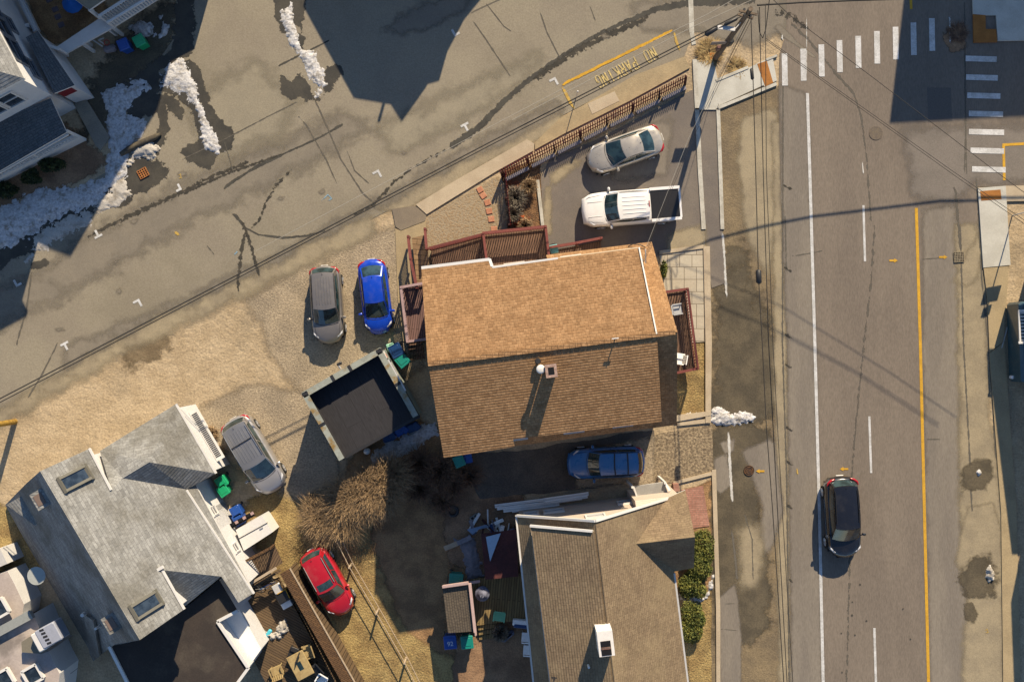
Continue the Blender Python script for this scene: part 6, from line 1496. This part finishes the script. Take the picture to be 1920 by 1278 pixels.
# ------------------------------------------------------------------ patio of the grey house
M_pdeck = planks('patio_boards', A(128, 100, 66, .55), A(112, 88, 60, .55), .14, math.radians(28), 3)
M_fencew = planks('patio_fence_boards', A(132, 94, 56, .55), A(112, 80, 50, .55), .1, math.radians(28), .4)
root = empty('deck', G(545, 1190), label='brown plank patio deck behind a wide wooden fence', cat='deck')
mb = MB(); mb.plate([W(462, 1110, .6), W(522, 1082, .6), W(640, 1300, .6), W(520, 1320, .6), (W(440, 1170, .6))], .2, M_pdeck, M_pdeck); mb.build('floor', root)
root = empty('patio_fence', G(590, 1180), label='wide brown wooden fence enclosing the patio deck', cat='fence')
mb = MB()
for a, b in (((534, 1070), (590, 1168)), ((590, 1168), (665, 1300))):
    A_, B_ = W(*a, 1.9), W(*b, 1.9); d = (B_ - A_).normalized(); nn = Vector((-d.y, d.x, 0))
    mb.bar(A_, B_, .62, .06, M_fencew); mb.bar(A_ + nn * .30 - Z * .9, B_ + nn * .30 - Z * .9, .05, 1.8, M_pdeck)
    mb.bar(A_ + nn * .34 + Z * .02, B_ + nn * .34 + Z * .02, .06, .1, M_palew)
mb.build('capped_boards', root)
lat = MB(); A_, B_ = W(528, 1078, 1.85), W(640, 1300, 1.85); d = (B_ - A_); L_ = d.length; d.normalize(); nn = Vector((-d.y, d.x, 0))
for k in range(int(L_ / .16)):
    p = A_ + d * (k * .16) - nn * .02; p.z = 0
    for s in (-1, 1): lat.bar(p + Z * .7 + d * (.55 * (s < 0)), p + Z * 1.8 + d * (.55 * (s > 0)), .03, .05, M_pdeck)
lat.build('lattice', root)
root = empty('deck_awning', G(492, 1060), label='small brown wooden canopy and stair between the grey house and patio', cat='canopy')
mb = MB(); mb.plate([W(449, 1056, 1.1), W(515, 1022, 1.2), W(530, 1055, 1.2), W(468, 1092, 1.1)], .08, planks('canopy_boards', A(140, 110, 76, .55), A(122, 94, 66, .55), .14, math.radians(118), 3), M_pdeck); mb.build('floor', root)
railing('railing', [W(449, 1055, 1.1), W(514, 1021, 1.2)], .95, M_fencew, root, .12)
mb = MB(); mb.bar(W(462, 1098, 2.0), W(518, 1064, 2.0), .14, .1, M_palew); mb.bar(W(466, 1104, 1.6), W(526, 1068, 1.6), .16, .2, M_pdeck); mb.bar(W(446, 1068, 1.6), W(462, 1060, 1.6), .12, .1, M_rail); mb.build('handrail', root)
M_wick = gm('tan_cushion', A(206, 172, 108, .55), A(186, 152, 94, .55), 3, 10, .15)
root = empty('fire_table', W(563, 1245, .6), label='tan square patio table with a dark glass centre', cat='table')
c = W(563, 1247, 1.3); ra = math.radians(28)
mb = MB(); mb.box((c.x, c.y, 1.3), (1.05, 1.5, .08), M_wick, ra, .02); mb.build('table_top', root); mb = MB(); mb.box((c.x, c.y, .95), (.8, 1.2, .66), flat('table_base', A(110, 84, 56, .55), .8), ra, .02); mb.build('base', root); mb = MB(); mb.box((c.x, c.y, 1.345), (.26, .5, .02), M_glassc, ra); mb.build('glass_panel', root)
for x, y, a, lb in ((580, 1216, 1.9, 'tan cushioned patio chair behind the square table near the fence'), (522, 1252, .4, 'tan cushioned patio chair left of the square table'), (596, 1252, 2.3, 'dark patio chair right of the square table'), (552, 1220, 1.2, 'dark folding chair behind the square table')):
    chair('patio_chair', x, y, .6, a, M_wick if 'tan' in lb else M_black, lb, w=.7)
root = empty('grill', W(532, 1112, .6), label='grey gas grill with a yellow edged tray beside the patio fence', cat='grill')
mb = MB(); q = W(520, 1103, 1.4); mb.box((q.x, q.y, 1.4), (.5, .55, .1), M_metal, .5, .03); mb.build('side_shelf', root); mb = MB(); q = W(530, 1118, 1.4); mb.box((q.x, q.y, 1.1), (.75, .7, .7), M_blackt, .5, .05); mb.bar(W(520, 1113, 1.5), W(535, 1104, 1.5), .04, .04, M_yellow); mb.bar(W(535, 1104, 1.5), W(543, 1120, 1.5), .04, .04, M_yellow); mb.build('lid', root)
mb = MB(); q = W(538, 1131, .9); mb.box((q.x, q.y, .8), (.6, .4, .4), flat('cooler_blue', (.2, .33, .5, 1), .5), .5, .05); mb.box((q.x, q.y, 1.02), (.62, .42, .06), M_whitepl, .5, .03); mb.build('cooler', label='pale blue and white cooler beside the grill on the patio deck', cat='cooler')
bk = empty('bicycle', W(505, 1098, .6), label='bicycle lying against the wall on the shaded patio deck', cat='bicycle')
for x, y, z in ((516, 1091, 1.0), (488, 1104, 1.0)):
    mb = MB(); q = W(x, y, z); mb.tube([(q.x + .3 * math.cos(a * .349), q.y + .3 * math.sin(a * .349) * .8, q.z + .22 * math.sin(a * .349)) for a in range(19)], .025, M_tyre, 5)
    for s in range(6): mb.tube([(q.x, q.y, q.z), (q.x + .3 * math.cos(s * 1.047), q.y + .24 * math.sin(s * 1.047), q.z + .22 * math.sin(s * 1.047))], .006, M_metal, 4)
    mb.build('wheel', bk)
mb = MB(); a, b, c_ = W(516, 1091, 1.0), W(488, 1104, 1.0), W(502, 1096, 1.3); mb.tube([a, c_, b], .025, flat('bike_blue', (.1, .2, .4, 1), .4), 6); mb.tube([c_, W(504, 1101, 1.0), b], .02, M_metal, 6); mb.build('frame', bk)
mb = MB(); q = W(504, 1186, .62); mb.box((q.x, q.y, .68), (.5, .22, .12), flat('toy_cyan', (.05, .38, .5, 1), .4), 1.0, .05); mb.build('snow_shovel', label='bright cyan plastic shovel blade lying by the deck snow', cat='shovel')
mb = MB(); heap(mb, [(464, 1164), (474, 1158), (486, 1178), (500, 1172), (520, 1180), (530, 1160), (540, 1156), (544, 1176), (530, 1190), (512, 1192), (500, 1186), (488, 1192), (472, 1180)], .3, M_snowdirty, seed=61, edge=.15, z0=.6, res=.05); mb.build('snow', label='broken snow heaps on the brown patio deck', kind='stuff', cat='snow')
chair('patio_chair', 606, 1268, .6, 2.6, M_whitepl, 'white patio chair beside the fence at the bottom edge')
# ------------------------------------------------------------------ top-left odds
lg = MB(); lg.tube([G(228, 290, .12), G(245, 280, .16), G(270, 268, .16), G(292, 258, .15), G(302, 252, .08)], [.14, .19, .2, .17, .1], gm('wet_log', A(110, 96, 70), A(84, 74, 58), 2, 9, .25), 10); lg.build('log', label='long wet log lying in the snow beside the white house', cat='log')
root = empty('basketball_hoop', G(200, 86), label='basketball hoop board lying on the shaded ground by the walkway', cat='basketball hoop')
mb = MB(); 
for a, b in (((172, 74), (196, 90)), ((172, 74), (184, 70)), ((188, 78), (200, 86)), ((188, 78), (198, 75))): mb.bar(G(*a, .3), G(*b, .3), .07, .05, M_trim)
mb.build('backboard', root); mb = MB(); mb.tube([G(204 + 5 * math.cos(a * .7), 83 + 5 * math.sin(a * .7), .32) for a in range(10)], .03, flat('hoop_red', (.4, .06, .04, 1), .5), 6); mb.build('hoop', root); mb = MB(); mb.box(G(208, 93, .2), (.7, .4, .3), M_gboard, .2, .1); mb.build('base', root)
pq = G(393, -65); root = empty('lamp_post', pq, label='thin post beyond the top edge casting a narrow shadow', cat='post'); mb = MB(); mb.tube([pq, pq + Z * 2.7], .1, M_metal, 8); mb.build('post', root)
for x, y, w_, lb in ((728, 44, 0, ''),): pass
# ------------------------------------------------------------------ camera, sky, sun
for o in bpy.data.objects:
    if '_off' in o: del o['_off']
cam = bpy.data.cameras.new('camera'); co = bpy.data.objects.new('camera', cam); COL.objects.link(co)
co.location = (0, 0, H); cam.lens = 36; cam.sensor_width = 36; cam.clip_end = 2000; cam.clip_start = .5
SC.camera = co; SC.cycles.transparent_max_bounces = 96
sd = Vector((.27, .963, 0)).normalized(); el = math.radians(30.5)
sv = Vector((sd.x * math.cos(el), sd.y * math.cos(el), math.sin(el)))
sun = bpy.data.lights.new('sun', 'SUN'); sun.energy = SUN_E; sun.angle = math.radians(.5); sun.color = SUN_C
so = bpy.data.objects.new('sun', sun); COL.objects.link(so); so.rotation_euler = sv.to_track_quat('Z', 'Y').to_euler(); so.location = (0, 0, 80)
wd_ = bpy.data.worlds.new('World'); SC.world = wd_; wd_.use_nodes = True
nt = wd_.node_tree; sky = nt.nodes.new('ShaderNodeTexSky'); sky.sky_type = 'NISHITA'; sky.sun_disc = False
sky.sun_elevation = el; sky.sun_rotation = math.atan2(sd.x, sd.y); sky.air_density = 1.0; sky.dust_density = .1; sky.ozone_density = 3.5
bg = nt.nodes['Background']; nt.links.new(sky.outputs[0], bg.inputs[0]); bg.inputs[1].default_value = SKY_S
SC.view_settings.view_transform = 'Standard'; SC.view_settings.look = 'None'; SC.view_settings.gamma = 1; SC.view_settings.use_curve_mapping = False
SC.view_settings.exposure = EXPO
